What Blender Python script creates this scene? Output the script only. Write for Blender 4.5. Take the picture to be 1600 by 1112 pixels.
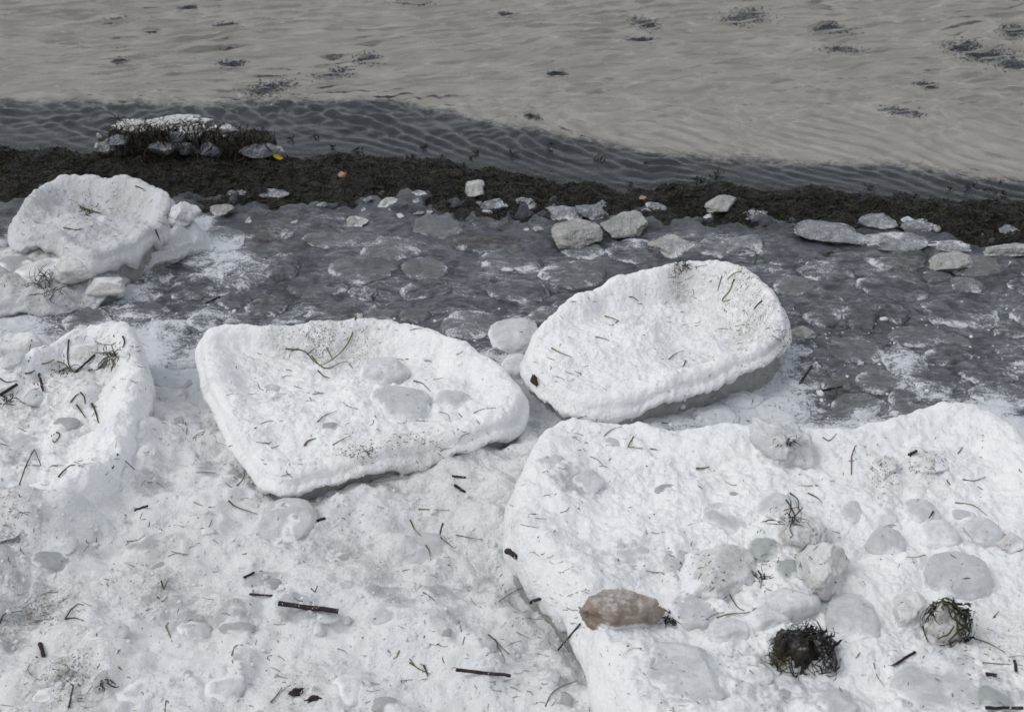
import bpy, math, random
import numpy as np
from mathutils import Vector

for o in list(bpy.data.objects):
    bpy.data.objects.remove(o, do_unlink=True)
SC = bpy.context.scene
COL = SC.collection
random.seed(7)
RNG = np.random.default_rng(11)

# ------------------------------------------------------------------ camera, sky, sun, exposure
H = 1.75
PITCH = math.radians(30.0)
FPX = 1600 * 50.0 / 36.0
cam_d = bpy.data.cameras.new('camera')
cam_d.lens = 50.0
cam_d.sensor_width = 36.0
cam_d.clip_start = 0.05
cam_d.clip_end = 400.0
cam_d.dof.use_dof = True
cam_d.dof.focus_distance = 3.0
cam_d.dof.aperture_fstop = 8.0
cam = bpy.data.objects.new('camera', cam_d)
COL.objects.link(cam)
cam.location = (0, 0, H)
cam.rotation_euler = (math.pi / 2 - PITCH, 0, 0)
SC.camera = cam

SUN_EL, SUN_AZ = math.radians(50), math.radians(-105)     # behind cloud, high on the left
world = bpy.data.worlds.new('World')
SC.world = world
world.use_nodes = True
wn = world.node_tree
wn.nodes.clear()
w_out = wn.nodes.new('ShaderNodeOutputWorld')
w_bg = wn.nodes.new('ShaderNodeBackground')
w_sky = wn.nodes.new('ShaderNodeTexSky')
w_sky.sky_type = 'NISHITA'
w_sky.sun_disc = False
w_sky.sun_elevation = SUN_EL
w_sky.sun_rotation = SUN_AZ
w_sky.air_density = 1.0
w_sky.dust_density = 4.0
w_sky.ozone_density = 1.0
w_hs = wn.nodes.new('ShaderNodeHueSaturation')             # cloud cover: nearly colourless sky light
w_hs.inputs['Saturation'].default_value = 0.22
w_mix = wn.nodes.new('ShaderNodeMixRGB')
w_mix.inputs[0].default_value = 0.65
w_mix.inputs[2].default_value = (6.85, 7.25, 7.85, 1)
w_bg.inputs['Strength'].default_value = 0.10
wn.links.new(w_sky.outputs[0], w_hs.inputs['Color'])
wn.links.new(w_hs.outputs[0], w_mix.inputs[1])
w_tc = wn.nodes.new('ShaderNodeTexCoord')
w_sep = wn.nodes.new('ShaderNodeSeparateXYZ')
w_ov = wn.nodes.new('ShaderNodeMapRange')                   # thin cloud: a little brighter toward the horizon
w_ov.inputs['From Min'].default_value = 0.0; w_ov.inputs['From Max'].default_value = 1.0
w_ov.inputs['To Min'].default_value = 1.18; w_ov.inputs['To Max'].default_value = 0.92
w_mul = wn.nodes.new('ShaderNodeMixRGB')
w_mul.blend_type = 'MULTIPLY'
w_mul.inputs[0].default_value = 1.0
wn.links.new(w_tc.outputs['Generated'], w_sep.inputs[0])
wn.links.new(w_sep.outputs['Z'], w_ov.inputs['Value'])
wn.links.new(w_mix.outputs[0], w_mul.inputs[1])
wn.links.new(w_ov.outputs[0], w_mul.inputs[2])
wn.links.new(w_mul.outputs[0], w_bg.inputs['Color'])
wn.links.new(w_bg.outputs[0], w_out.inputs['Surface'])

sun_d = bpy.data.lights.new('sun', 'SUN')
sun_d.energy = 1.0
sun_d.angle = math.radians(28)
sun_d.color = (1.0, 0.975, 0.94)
sun = bpy.data.objects.new('sun', sun_d)
COL.objects.link(sun)
sdir = Vector((math.sin(SUN_AZ) * math.cos(SUN_EL), math.cos(SUN_AZ) * math.cos(SUN_EL), math.sin(SUN_EL)))
sun.rotation_euler = sdir.to_track_quat('Z', 'Y').to_euler()
sun.location = sdir * 20

SC.view_settings.view_transform = 'Standard'
SC.view_settings.look = 'None'
SC.view_settings.exposure = 0.04
SC.view_settings.gamma = 1.0
SC.view_settings.use_curve_mapping = False
SC.render.engine = 'CYCLES'
SC.cycles.use_denoising = True
SC.cycles.max_bounces = 8
SC.cycles.diffuse_bounces = 4
SC.cycles.glossy_bounces = 3
SC.cycles.transmission_bounces = 4
SC.cycles.transparent_max_bounces = 8
SC.cycles.caustics_reflective = False
SC.cycles.caustics_refractive = False

# ------------------------------------------------------------------ picture <-> place
FWD = np.array([0, math.cos(PITCH), -math.sin(PITCH)])
UPV = np.array([0, math.sin(PITCH), math.cos(PITCH)])
CAM = np.array([0, 0, H])


def ray(px, py):
    d = FWD + (px - 800) / FPX * np.array([1.0, 0, 0]) + (556 - py) / FPX * UPV
    return d


def on_z(px, py, z=0.0):
    d = ray(px, py)
    return CAM + d * ((z - H) / d[2])


def on_plane(px, py, c, ax, ay):
    """ray with the plane z = c.z + ax (x-c.x) + ay (y-c.y)"""
    d = ray(px, py)
    t = (c[2] + ax * (0 - c[0]) + ay * (0 - c[1]) - H) / (d[2] - ax * d[0] - ay * d[1])
    return CAM + d * t


def at_y(px, py, Y):
    d = ray(px, py)
    return CAM + d * (Y / d[1])


def px_size(p):
    """metres covered by one photo pixel at point p"""
    return float(np.dot(np.asarray(p) - CAM, FWD)) / FPX


# ------------------------------------------------------------------ noise
def _hash(ix, iy, iz, seed):
    h = (ix * 374761393 + iy * 668265263 + iz * 1274126177 + seed * 974711) & 0xFFFFFFFF
    h = ((h ^ (h >> 13)) * 1274126177) & 0xFFFFFFFF
    h = (h ^ (h >> 16)) & 0xFFFFFFFF
    return h


def noise2(x, y, seed=0):
    x = np.asarray(x, float); y = np.asarray(y, float)
    ix = np.floor(x).astype(np.int64); iy = np.floor(y).astype(np.int64)
    fx = x - ix; fy = y - iy
    u = fx * fx * fx * (fx * (fx * 6 - 15) + 10); v = fy * fy * fy * (fy * (fy * 6 - 15) + 10)

    def g(i, j):
        a = _hash(ix + i, iy + j, 0, seed) * (2 * math.pi / 4294967296.0)
        return np.cos(a) * (fx - i) + np.sin(a) * (fy - j)
    a = g(0, 0); b = g(1, 0); c = g(0, 1); d = g(1, 1)
    return (a + (b - a) * u + (c - a) * v + (a - b - c + d) * u * v) * 1.5


def noise3(x, y, z, seed=0):
    ix = np.floor(x).astype(np.int64); iy = np.floor(y).astype(np.int64); iz = np.floor(z).astype(np.int64)
    fx = x - ix; fy = y - iy; fz = z - iz
    u, v, w = [f * f * (3 - 2 * f) for f in (fx, fy, fz)]
    r = 0
    for i in (0, 1):
        for j in (0, 1):
            for k in (0, 1):
                val = _hash(ix + i, iy + j, iz + k, seed) / 2147483648.0 - 1.0
                r = r + val * (u if i else 1 - u) * (v if j else 1 - v) * (w if k else 1 - w)
    return r


def fbm2(x, y, scale, octaves=4, gain=0.5, seed=0):
    r = 0; a = 1.0
    for k in range(octaves):
        r = r + a * noise2(x * scale + 17.3 * k, y * scale - 9.1 * k, seed + k)
        scale *= 2.03; a *= gain
    return r


def sstep(a, b, x):
    t = np.clip((x - a) / (b - a), 0, 1)
    return t * t * (3 - 2 * t)


# ------------------------------------------------------------------ mesh helpers
def make_mesh(name, V, F, smooth=True, attrs=None):
    """V (n,3), F (m,3) or (m,4) int arrays, or a list of both"""
    me = bpy.data.meshes.new(name)
    V = np.ascontiguousarray(V, dtype=np.float32)
    Fs = F if isinstance(F, list) else [F]
    Fs = [np.asarray(f, dtype=np.int32) for f in Fs if len(f)]
    me.vertices.add(len(V))
    me.vertices.foreach_set('co', V.ravel())
    nl = sum(f.size for f in Fs); npoly = sum(len(f) for f in Fs)
    me.loops.add(nl); me.polygons.add(npoly)
    me.loops.foreach_set('vertex_index', np.concatenate([f.ravel() for f in Fs]))
    starts = []; s = 0
    for f in Fs:
        starts.append(s + np.arange(len(f)) * f.shape[1]); s += f.size
    me.polygons.foreach_set('loop_start', np.concatenate(starts).astype(np.int32))
    me.polygons.foreach_set('use_smooth', np.full(npoly, smooth))
    me.update(calc_edges=True)
    for k, a in (attrs or {}).items():
        at = me.attributes.new(k, 'FLOAT', 'POINT')
        at.data.foreach_set('value', np.ascontiguousarray(a, dtype=np.float32))
    return me


def link(name, me, mat, parent=None, loc=None):
    o = bpy.data.objects.new(name, me)
    COL.objects.link(o)
    if me is not None and mat is not None and not me.materials:
        me.materials.append(mat)
    if parent is not None:
        o.parent = parent
    if loc is not None:
        o.location = loc
    return o


def tag(o, label, cat, group=None):
    o['label'] = label; o['category'] = cat
    if group:
        o['group'] = group
    return o


def kind(o, k):
    o['kind'] = k
    return o


def thing(name, label, cat, loc, group=None):
    o = bpy.data.objects.new(name, None)
    o.empty_display_size = 0.05
    COL.objects.link(o)
    o.location = loc
    return tag(o, label, cat, group)


def grid_faces(nx, ny):
    i = np.arange(nx * ny).reshape(ny, nx)
    return np.stack([i[:-1, :-1].ravel(), i[:-1, 1:].ravel(), i[1:, 1:].ravel(), i[1:, :-1].ravel()], 1)


def wrap_faces(na, nr):
    """rings of na points, nr rings: ring-major order"""
    i = np.arange(na * nr).reshape(nr, na)
    j = np.roll(i, -1, axis=1)
    return np.stack([i[:-1].ravel(), i[1:].ravel(), j[1:].ravel(), j[:-1].ravel()], 1)


def axis(lo, hi, step, far_lo=None, far_hi=None):
    a = list(np.arange(lo, hi + step, step))
    s = step; v = a[-1]
    while far_hi is not None and v < far_hi:
        s *= 1.25; v += s; a.append(v)
    s = step; v = a[0]; b = []
    while far_lo is not None and v > far_lo:
        s *= 1.25; v -= s; b.append(v)
    return np.array(b[::-1] + a)


# ------------------------------------------------------------------ materials
def nodes_of(name):
    m = bpy.data.materials.new(name)
    m.use_nodes = True
    nt = m.node_tree
    for n in list(nt.nodes):
        nt.nodes.remove(n)
    out = nt.nodes.new('ShaderNodeOutputMaterial')
    return m, nt, out


class G:
    """small node-graph helper"""
    def __init__(s, name):
        s.m, s.nt, s.out = nodes_of(name)
        s.tc = s.nt.nodes.new('ShaderNodeTexCoord')

    def n(s, t, **kw):
        nd = s.nt.nodes.new(t)
        for k, v in kw.items():
            setattr(nd, k, v)
        return nd

    def put(s, sock, v):
        if isinstance(v, bpy.types.NodeSocket):
            s.nt.links.new(v, sock)
        else:
            sock.default_value = (*v, 1) if isinstance(v, tuple) and len(v) == 3 and len(getattr(sock, 'default_value', (0,))) == 4 else v

    def noise(s, scale, detail=3, rough=0.55, dist=0.0, vec=None):
        nd = s.n('ShaderNodeTexNoise')
        nd.inputs['Scale'].default_value = scale
        nd.inputs['Detail'].default_value = detail
        nd.inputs['Roughness'].default_value = rough
        nd.inputs['Distortion'].default_value = dist
        s.nt.links.new(vec or s.tc.outputs['Object'], nd.inputs['Vector'])
        return nd.outputs['Fac']

    def voronoi(s, scale, feature='F1', vec=None, rand=1.0):
        nd = s.n('ShaderNodeTexVoronoi', feature=feature)
        nd.inputs['Scale'].default_value = scale
        nd.inputs['Randomness'].default_value = rand
        s.nt.links.new(vec or s.tc.outputs['Object'], nd.inputs['Vector'])
        return nd.outputs['Distance']

    def stretch(s, sx, sy, sz, rz=0.0):
        nd = s.n('ShaderNodeMapping')
        nd.inputs['Scale'].default_value = (sx, sy, sz)
        nd.inputs['Rotation'].default_value = (0, 0, rz)
        s.nt.links.new(s.tc.outputs['Object'], nd.inputs['Vector'])
        return nd.outputs['Vector']

    def ramp(s, v, lo, hi, a=0.0, b=1.0):
        nd = s.n('ShaderNodeMapRange', interpolation_type='SMOOTHSTEP')
        s.put(nd.inputs['Value'], v)
        nd.inputs['From Min'].default_value = lo; nd.inputs['From Max'].default_value = hi
        nd.inputs['To Min'].default_value = a; nd.inputs['To Max'].default_value = b
        return nd.outputs['Result']

    def math(s, op, a, b=0.0, clamp=False):
        nd = s.n('ShaderNodeMath', operation=op, use_clamp=clamp)
        s.put(nd.inputs[0], a); s.put(nd.inputs[1], b)
        return nd.outputs[0]

    def mix(s, f, a, b):
        nd = s.n('ShaderNodeMixRGB')
        s.put(nd.inputs[0], f); s.put(nd.inputs[1], a); s.put(nd.inputs[2], b)
        return nd.outputs[0]

    def attr(s, name):
        return s.n('ShaderNodeAttribute', attribute_name=name).outputs['Fac']

    def rand(s):
        return s.n('ShaderNodeObjectInfo').outputs['Random']

    def bump(s, h, strength, dist, normal=None):
        nd = s.n('ShaderNodeBump')
        nd.inputs['Strength'].default_value = strength
        nd.inputs['Distance'].default_value = dist
        s.put(nd.inputs['Height'], h)
        if normal is not None:
            s.put(nd.inputs['Normal'], normal)
        return nd.outputs[0]

    def principled(s, color, rough, normal=None, sss=0.0, radius=0.01, spec=0.5, **kw):
        nd = s.n('ShaderNodeBsdfPrincipled')
        s.put(nd.inputs['Base Color'], color)
        s.put(nd.inputs['Roughness'], rough)
        s.put(nd.inputs['Specular IOR Level'], spec)
        s.put(nd.inputs['IOR'], 1.31)
        if isinstance(sss, bpy.types.NodeSocket) or sss > 0:
            s.put(nd.inputs['Subsurface Weight'], sss)
            nd.inputs['Subsurface Radius'].default_value = (0.92, 0.97, 1.0)
            nd.inputs['Subsurface Scale'].default_value = radius
        if normal is not None:
            s.put(nd.inputs['Normal'], normal)
        for k, v in kw.items():
            s.put(nd.inputs[k], v)
        s.nt.links.new(nd.outputs[0], s.out.inputs['Surface'])
        return nd


def mat_snow(name, white, grey=(0.47, 0.49, 0.505), dirt=(0.13, 0.115, 0.10)):
    """granular snow; vertex data: grey = bare wet ice showing, dirt = silt and plant crumbs"""
    g = G(name)
    n1 = g.noise(14, 4, 0.6)
    n2 = g.noise(60, 4, 0.65)
    n3 = g.noise(330, 2, 0.6)
    gr = g.math('ADD', g.attr('grey'), g.math('MULTIPLY', g.math('SUBTRACT', n2, 0.5), 0.8))
    gr = g.math('MULTIPLY', g.ramp(gr, 0.30, 0.68), 0.9)
    tint = g.mix(g.ramp(n1, 0.35, 0.7), white, tuple(c * k for c, k in zip(white, (0.93, 0.945, 0.955))))
    col = g.mix(gr, tint, grey)
    d = g.attr('dirt')
    film = g.math('MULTIPLY', g.ramp(n2, 0.30, 0.75), d, True)
    col = g.mix(g.math('MULTIPLY', film, 0.75), col, tuple(min(1, c * 2.6) for c in dirt))
    sp = g.noise(230, 3, 0.7)
    th = g.math('ADD', sp, g.math('MULTIPLY', d, 0.20))
    spk = g.ramp(th, 0.72, 0.78)
    col = g.mix(g.math('MULTIPLY', spk, 0.85), col, dirt)
    b1 = g.bump(g.noise(520, 2, 0.6), 0.5, 0.003)
    b2 = g.bump(g.noise(190, 4, 0.7), 0.6, 0.006, b1)
    crust = g.math('MULTIPLY', g.math('SUBTRACT', 1.0, g.voronoi(105)), g.ramp(n1, 0.38, 0.62))
    b2 = g.bump(crust, 0.55, 0.006, b2)
    rough = g.ramp(gr, 0, 1, 0.75, 0.32)
    g.principled(col, rough, b2, spec=0.35)
    return g.m


def mat_ice(name, c1, c2, rough=0.3, snow=0.3, dirt=0.0, sss=0.35, rad=0.012, snowcol=(0.80, 0.815, 0.835), trans=0.0):
    """old sea ice: cloudy; snow clings to its foot (vertex data cling) and lies on what faces up"""
    g = G(name)
    r = g.rand()
    n1 = g.noise(30, 5, 0.65, 0.6)
    col = g.mix(g.ramp(n1, 0.3, 0.72), c1, c2)
    col = g.mix(g.math('MULTIPLY', r, 0.30), col, tuple(c * 0.68 for c in c1))
    col = g.mix(g.ramp(g.noise(210, 4, 0.75), 0.52, 0.78, 0.0, 0.35), col, tuple(min(1, c * 1.45) for c in c2))
    if dirt:
        sp = g.ramp(g.noise(75, 9, 0.78), 0.62 - 0.10 * dirt, 0.82 - 0.08 * dirt)
        col = g.mix(g.math('MULTIPLY', sp, 0.75), col, (0.10, 0.088, 0.075))
    geo = g.n('ShaderNodeNewGeometry')
    sep = g.n('ShaderNodeSeparateXYZ')
    g.nt.links.new(geo.outputs['Normal'], sep.inputs[0])
    nz = g.math('MAXIMUM', sep.outputs['Z'], 0.0)
    val = g.math('ADD', g.math('MULTIPLY', g.noise(70, 9, 0.72), 0.8), g.math('MULTIPLY', g.attr('cling'), 0.6))
    val = g.math('ADD', val, g.math('MULTIPLY', nz, 0.5 * snow))
    fr = g.ramp(val, 0.54, 0.92)
    if dirt >= 1:
        sc = g.mix(g.ramp(g.noise(150, 6, 0.75), 0.52, 0.78, 0.0, 0.8), snowcol, (0.15, 0.135, 0.12))
    else:
        sc = snowcol
    col = g.mix(fr, col, sc)
    b = g.bump(g.noise(95, 6, 0.65), 0.45, 0.006)
    b = g.bump(g.noise(420, 2, 0.5), g_strength(snow), 0.003, b)
    kw = {'Transmission Weight': g.ramp(fr, 0, 1, trans, 0.0)} if trans else {}
    if trans:
        b = g.bump(g.voronoi(130), 0.7, 0.006, b)
    g.principled(col, g.ramp(fr, 0, 1, rough, 0.75), b, sss=0 if trans else sss, radius=rad, spec=0.5, **kw)
    return g.m


def g_strength(snow):
    return 0.15 + 0.5 * snow


def mat_weed(name, a, b, c, rough=0.45):
    g = G(name)
    n = g.noise(45, 4, 0.65)
    col = g.mix(g.ramp(n, 0.4, 0.62), a, b)
    col = g.mix(g.ramp(g.noise(160, 3, 0.7), 0.58, 0.72), col, c)
    g.principled(col, rough, g.bump(g.noise(240, 4, 0.7), 0.8, 0.006), spec=0.5)
    return g.m


def mat_plain(name, a, b, scale, rough, frost=0.0):
    g = G(name)
    col = g.mix(g.ramp(g.noise(scale, 4, 0.65), 0.35, 0.7), a, b)
    if frost:
        col = g.mix(g.ramp(g.noise(170, 3, 0.6), 0.72 - frost * 0.2, 0.78 - frost * 0.2), col, (0.7, 0.72, 0.75))
    g.principled(col, rough, g.bump(g.noise(scale * 4, 3, 0.6), 0.4, 0.002))
    return g.m


M = {}
M['snow_floe'] = mat_snow('floe snow', (0.915, 0.92, 0.925))
M['snow_shore'] = mat_snow('shore snow', (0.80, 0.806, 0.812))
M['snow_far'] = mat_snow('old snow', (0.64, 0.65, 0.665))
M['ice_edge'] = mat_ice('floe edge ice', (0.27, 0.28, 0.27), (0.38, 0.385, 0.375), 0.3, 0.35, 0.35)
M['ice_clear'] = mat_ice('clear ice', (0.47, 0.487, 0.50), (0.68, 0.692, 0.70), 0.16, 0.18)
M['ice_grey'] = mat_ice('grey ice', (0.34, 0.36, 0.365), (0.44, 0.455, 0.46), 0.25, 0.18, 0.15)
M['ice_snowy'] = mat_ice('snowy ice', (0.52, 0.535, 0.545), (0.68, 0.69, 0.70), 0.4, 0.55, 0.0, snowcol=(0.82, 0.83, 0.84))
M['ice_dirty'] = mat_ice('dirty snowy ice', (0.50, 0.485, 0.47), (0.66, 0.655, 0.65), 0.6, 0.62, 1.1)
M['heap_snow'] = mat_ice('filthy snow', (0.10, 0.092, 0.08), (0.30, 0.29, 0.275), 0.6, 0.75, 1.2, snowcol=(0.78, 0.79, 0.80))
M['weed_core'] = mat_ice('frozen weed', (0.018, 0.015, 0.012), (0.05, 0.043, 0.034), 0.5, 0.42, 0.0, sss=0.0, snowcol=(0.60, 0.61, 0.62))
M['ice_brown'] = mat_ice('brown stained ice', (0.20, 0.155, 0.12), (0.42, 0.36, 0.31), 0.3, 0.50, 0.8)
M['ice_block'] = mat_ice('block ice', (0.31, 0.305, 0.29), (0.52, 0.515, 0.50), 0.14, 0.34, 0.3, trans=0.12)
M['ice_slab'] = mat_ice('slab ice', (0.15, 0.163, 0.178), (0.31, 0.33, 0.35), 0.12, 0.38, 0.1, trans=0.15)
M['weed_sunk'] = mat_weed('sunken weed', (0.095, 0.105, 0.125), (0.12, 0.13, 0.15), (0.15, 0.16, 0.18), 0.6)  # paler, bluer than weed ashore: the sky's reflection is put into its colour
M['ice_chip'] = mat_ice('ice chip', (0.40, 0.42, 0.44), (0.60, 0.62, 0.64), 0.2, 0.6)
M['weed'] = mat_weed('wet seaweed', (0.016, 0.014, 0.012), (0.040, 0.033, 0.026), (0.085, 0.075, 0.060), 0.4)
M['weed_strand'] = mat_weed('seaweed strands', (0.011, 0.010, 0.009), (0.028, 0.025, 0.022), (0.080, 0.074, 0.064), 0.26)
M['weed_green'] = mat_weed('olive weed', (0.045, 0.045, 0.018), (0.085, 0.085, 0.035), (0.14, 0.13, 0.06), 0.5)
M['grass_green'] = mat_plain('green grass', (0.085, 0.105, 0.028), (0.16, 0.17, 0.05), 60, 0.5)
M['grass_dark'] = mat_plain('dark grass', (0.034, 0.032, 0.018), (0.085, 0.078, 0.042), 60, 0.55)
M['grass_brown'] = mat_plain('brown straw', (0.085, 0.055, 0.034), (0.19, 0.14, 0.085), 60, 0.6)
M['stick'] = mat_plain('dark reed', (0.016, 0.011, 0.011), (0.038, 0.027, 0.025), 90, 0.5, 0.35)
M['leaf_brown'] = mat_plain('dead leaf', (0.055, 0.033, 0.022), (0.11, 0.07, 0.045), 90, 0.6)
M['leaf_yellow'] = mat_plain('yellow leaf', (0.55, 0.36, 0.03), (0.62, 0.42, 0.05), 60, 0.5)
M['pebble'] = mat_plain('pink pebble', (0.30, 0.17, 0.13), (0.38, 0.23, 0.18), 60, 0.5)


def mat_beach():
    g = G('seabed sand and wrack')
    w = g.attr('wrack')
    n = g.noise(9, 5, 0.6, 0.3)
    n = g.math('ADD', g.math('MULTIPLY', n, 0.5), g.math('MULTIPLY', g.noise(60, 5, 0.75), 0.5))
    wf = g.ramp(g.math('ADD', w, g.math('MULTIPLY', g.math('SUBTRACT', n, 0.5), 1.3)), 0.34, 0.66)
    sand = g.mix(g.ramp(g.noise(5, 5, 0.6), 0.35, 0.7), (0.66, 0.605, 0.545), (0.55, 0.505, 0.455))
    dark = g.mix(g.ramp(g.noise(70, 5, 0.7), 0.42, 0.68), (0.016, 0.014, 0.012), (0.055, 0.047, 0.038))
    dark = g.mix(g.attr('sunk'), dark, (0.034, 0.042, 0.054))  # blue of the reflected sky painted into the dark bed under water
    col = g.mix(wf, sand, dark)
    b = g.bump(g.noise(110, 5, 0.7), 0.8, 0.010)
    g.principled(col, 0.5, b, spec=0.5)
    return g.m


def mat_water():
    g = G('shallow sea water')
    v = g.stretch(22, 48, 1, 0.18)
    b = g.bump(g.noise(1.0, 3, 0.6, 0.6, v), 0.22, 0.008)
    b = g.bump(g.noise(2.6, 2, 0.5, 0.3, v), 0.10, 0.004, b)
    fr = g.n('ShaderNodeFresnel')
    fr.inputs['IOR'].default_value = 1.333
    g.put(fr.inputs['Normal'], b)
    tr = g.n('ShaderNodeBsdfTransparent')
    tr.inputs['Color'].default_value = (0.93, 0.945, 0.945, 1)
    gl = g.n('ShaderNodeBsdfGlossy')
    gl.inputs['Roughness'].default_value = 0.03
    g.put(gl.inputs['Normal'], b)
    mx = g.n('ShaderNodeMixShader')
    g.nt.links.new(fr.outputs[0], mx.inputs[0])
    g.nt.links.new(tr.outputs[0], mx.inputs[1])
    g.nt.links.new(gl.outputs[0], mx.inputs[2])
    g.nt.links.new(mx.outputs[0], g.out.inputs['Surface'])
    return g.m


def mat_sheet(name, plate=False):
    """dark clear ice over wrack, with streaks of frost; vertex data frost = how much rime lies on it"""
    g = G(name)
    v = g.stretch(1.0, 2.2, 1.0, 0.25)
    n1 = g.noise(11, 5, 0.65, 0.5)
    st = g.noise(26, 6, 0.72, 0.9, v)
    fine = g.noise(170, 4, 0.7)
    base = g.mix(g.ramp(n1, 0.35, 0.68), (0.026, 0.030, 0.036), (0.085, 0.093, 0.106))
    base = g.mix(g.ramp(g.noise(5.5, 3, 0.6), 0.55, 0.8), base, (0.105, 0.097, 0.090))
    if plate:
        rd = g.rand()
        base = g.mix(g.ramp(rd, 0.25, 1.0, 0.0, 0.8), base, (0.140, 0.142, 0.143))
        base = g.mix(g.ramp(rd, 0.0, 0.3, 0.6, 0.0), base, (0.060, 0.052, 0.046))
    f = g.attr('frost')
    milk = g.ramp(g.math('ADD', st, g.math('MULTIPLY', f, 0.35)), 0.40, 0.80)
    col = g.mix(g.math('MULTIPLY', milk, 0.72), base, (0.265, 0.285, 0.31))
    rime = g.ramp(g.math('ADD', g.math('MULTIPLY', g.math('ADD', st, fine), 0.5), g.math('MULTIPLY', f, 0.40)), 0.61, 0.77)
    col = g.mix(g.math('MULTIPLY', rime, 0.9), col, (0.66, 0.685, 0.72))
    speck = g.ramp(g.noise(300, 2, 0.6), 0.76, 0.80)
    col = g.mix(g.math('MULTIPLY', speck, 0.5), col, (0.02, 0.018, 0.016))
    b = g.bump(st, 0.35, 0.010)
    b = g.bump(fine, 0.6, 0.005, b)
    g.principled(col, g.ramp(rime, 0, 1, 0.11, 0.55), b, spec=0.5)
    return g.m


M['beach'] = mat_beach()
M['water'] = mat_water()
M['sheet'] = mat_sheet('frozen slush')
M['plate'] = mat_sheet('pancake plate ice', True)

# ------------------------------------------------------------------ lie of the shore
def poly_x(pts, z):
    w = np.array([on_z(a, b, z) for a, b in pts])
    w = w[np.argsort(w[:, 0])]
    return lambda x: np.interp(x, w[:, 0], w[:, 1])


water_line = poly_x([(-400, 222), (0, 228), (150, 238), (300, 246), (450, 247), (560, 242), (640, 250), (720, 262), (800, 270), (900, 284),
                     (960, 296), (1020, 299), (1050, 289), (1150, 288), (1250, 298), (1400, 305), (1600, 320), (2000, 345)], 0.0)
sand_line = poly_x([(-400, 165), (0, 162), (150, 165), (300, 168), (430, 160), (600, 158), (720, 187), (900, 222), (1080, 262), (1250, 268),
                    (1400, 272), (1600, 300), (2000, 330)], -0.05)
ice_line = poly_x([(-400, 300), (0, 305), (200, 300), (330, 322), (450, 316), (600, 312), (720, 322), (800, 338), (900, 332), (1000, 335),
                   (1150, 338), (1250, 338), (1400, 356), (1600, 386), (2000, 430)], 0.045)
PROF_D = [-60, -8, -3, -1, -0.3, 0.0, 0.05, 0.15, 0.30, 0.50, 1.2, 2.0, 3.2, 6]
PROF_Z = [-2.5, -0.6, -0.22, -0.09, -0.045, -0.008, 0.016, 0.036, 0.040, 0.030, 0.030, 0.05, 0.09, 0.25]


def beach_z(x, y):
    d = water_line(x) - y + 0.035 * fbm2(x, y, 7, 3, 0.6, 5)
    z = np.interp(d, PROF_D, PROF_Z)
    wr = sstep(-0.02, 0.08, d) * (1 - sstep(0.5, 0.8, d))
    z = z + wr * (0.019 * fbm2(x, y, 7, 3, 0.55, 21) + 0.004 * fbm2(x, y, 38, 2, 0.5, 27))
    return z


def snow_base(y):
    return np.interp(y, [0.3, 1.2, 1.7, 2.3, 2.9, 3.6], [0.20, 0.155, 0.12, 0.085, 0.06, 0.055])


def sdf(poly, x, y):
    """signed distance to a closed outline, positive inside"""
    px_, py_ = poly[:, 0], poly[:, 1]
    qx, qy = np.roll(px_, -1), np.roll(py_, -1)
    dmin = np.full(x.shape, 1e9); inside = np.zeros(x.shape, bool)
    for a, b, c, d in zip(px_, py_, qx, qy):
        ex, ey = c - a, d - b
        t = np.clip(((x - a) * ex + (y - b) * ey) / (ex * ex + ey * ey + 1e-12), 0, 1)
        dmin = np.minimum(dmin, (x - a - t * ex) ** 2 + (y - b - t * ey) ** 2)
        cond = ((b > y) != (d > y)) & (x < ex * (y - b) / (ey + 1e-12) + a)
        inside ^= cond
    dm = np.sqrt(dmin)
    return np.where(inside, dm, -dm)


def world_poly(pts, z):
    return np.array([on_z(a, b, z)[:2] for a, b in pts])


# ground sheet: sea bed, wrack bank and the ground under the ice, out past the horizon of the shot
ax_ = axis(-2.6, 2.6, 0.012, -60, 60)
ay_ = axis(2.6, 4.9, 0.010, -12, 60)
X, Y = np.meshgrid(ax_, ay_)
Z = beach_z(X, Y)
wr = sstep(-0.36, 0.20, sand_line(X) - Y)
sky_sheen = sstep(0.06, -0.06, water_line(X) - Y)  # where the painted sky blue goes: seaward of the waterline
beach = kind(link('beach', make_mesh('beach', np.stack([X, Y, Z], -1).reshape(-1, 3), grid_faces(len(ax_), len(ay_)),
                                     attrs={'wrack': wr.ravel(), 'sunk': sky_sheen.ravel()}), M['beach']), 'structure')

# frozen slush between the wrack bank and the snow
SNOW_A = world_poly([(-700, 470), (-100, 500), (60, 528), (225, 545), (330, 575), (520, 600), (780, 600), (840, 600), (880, 640), (960, 668),
                     (1100, 680), (1400, 690), (1600, 690), (2300, 800), (2600, 1400), (800, 1800), (-1200, 1400)], 0.07)
SNOW_B = world_poly([(-500, 370), (-60, 380), (30, 392), (80, 350), (230, 330), (270, 322), (305, 345), (300, 365), (255, 388), (215, 410), (190, 425),
                     (180, 450), (120, 470), (40, 478), (-100, 490), (-500, 520)], 0.06)


def sheet_z(x, y):
    e = ice_line(x) - y + 0.12 * fbm2(x, y, 6, 4, 0.65, 41)
    up = sstep(-0.06, 0.05, e)
    z = 0.012 + 0.040 * up - 0.5 * sstep(0.03, 0.3, -e) + 0.010 * fbm2(x, y, 5, 3, 0.5, 44) * up + 0.0045 * fbm2(x, y, 24, 3, 0.6, 47)
    return z, e


ax_ = axis(-2.4, 2.4, 0.0075, -9, 9)
ay_ = axis(2.3, 4.25, 0.0075, 0.2, None)
X, Y = np.meshgrid(ax_, ay_)
Z, E = sheet_z(X, Y)
sp = on_z(1130, 615, 0.05); sp2 = on_z(330, 395, 0.05)


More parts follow.
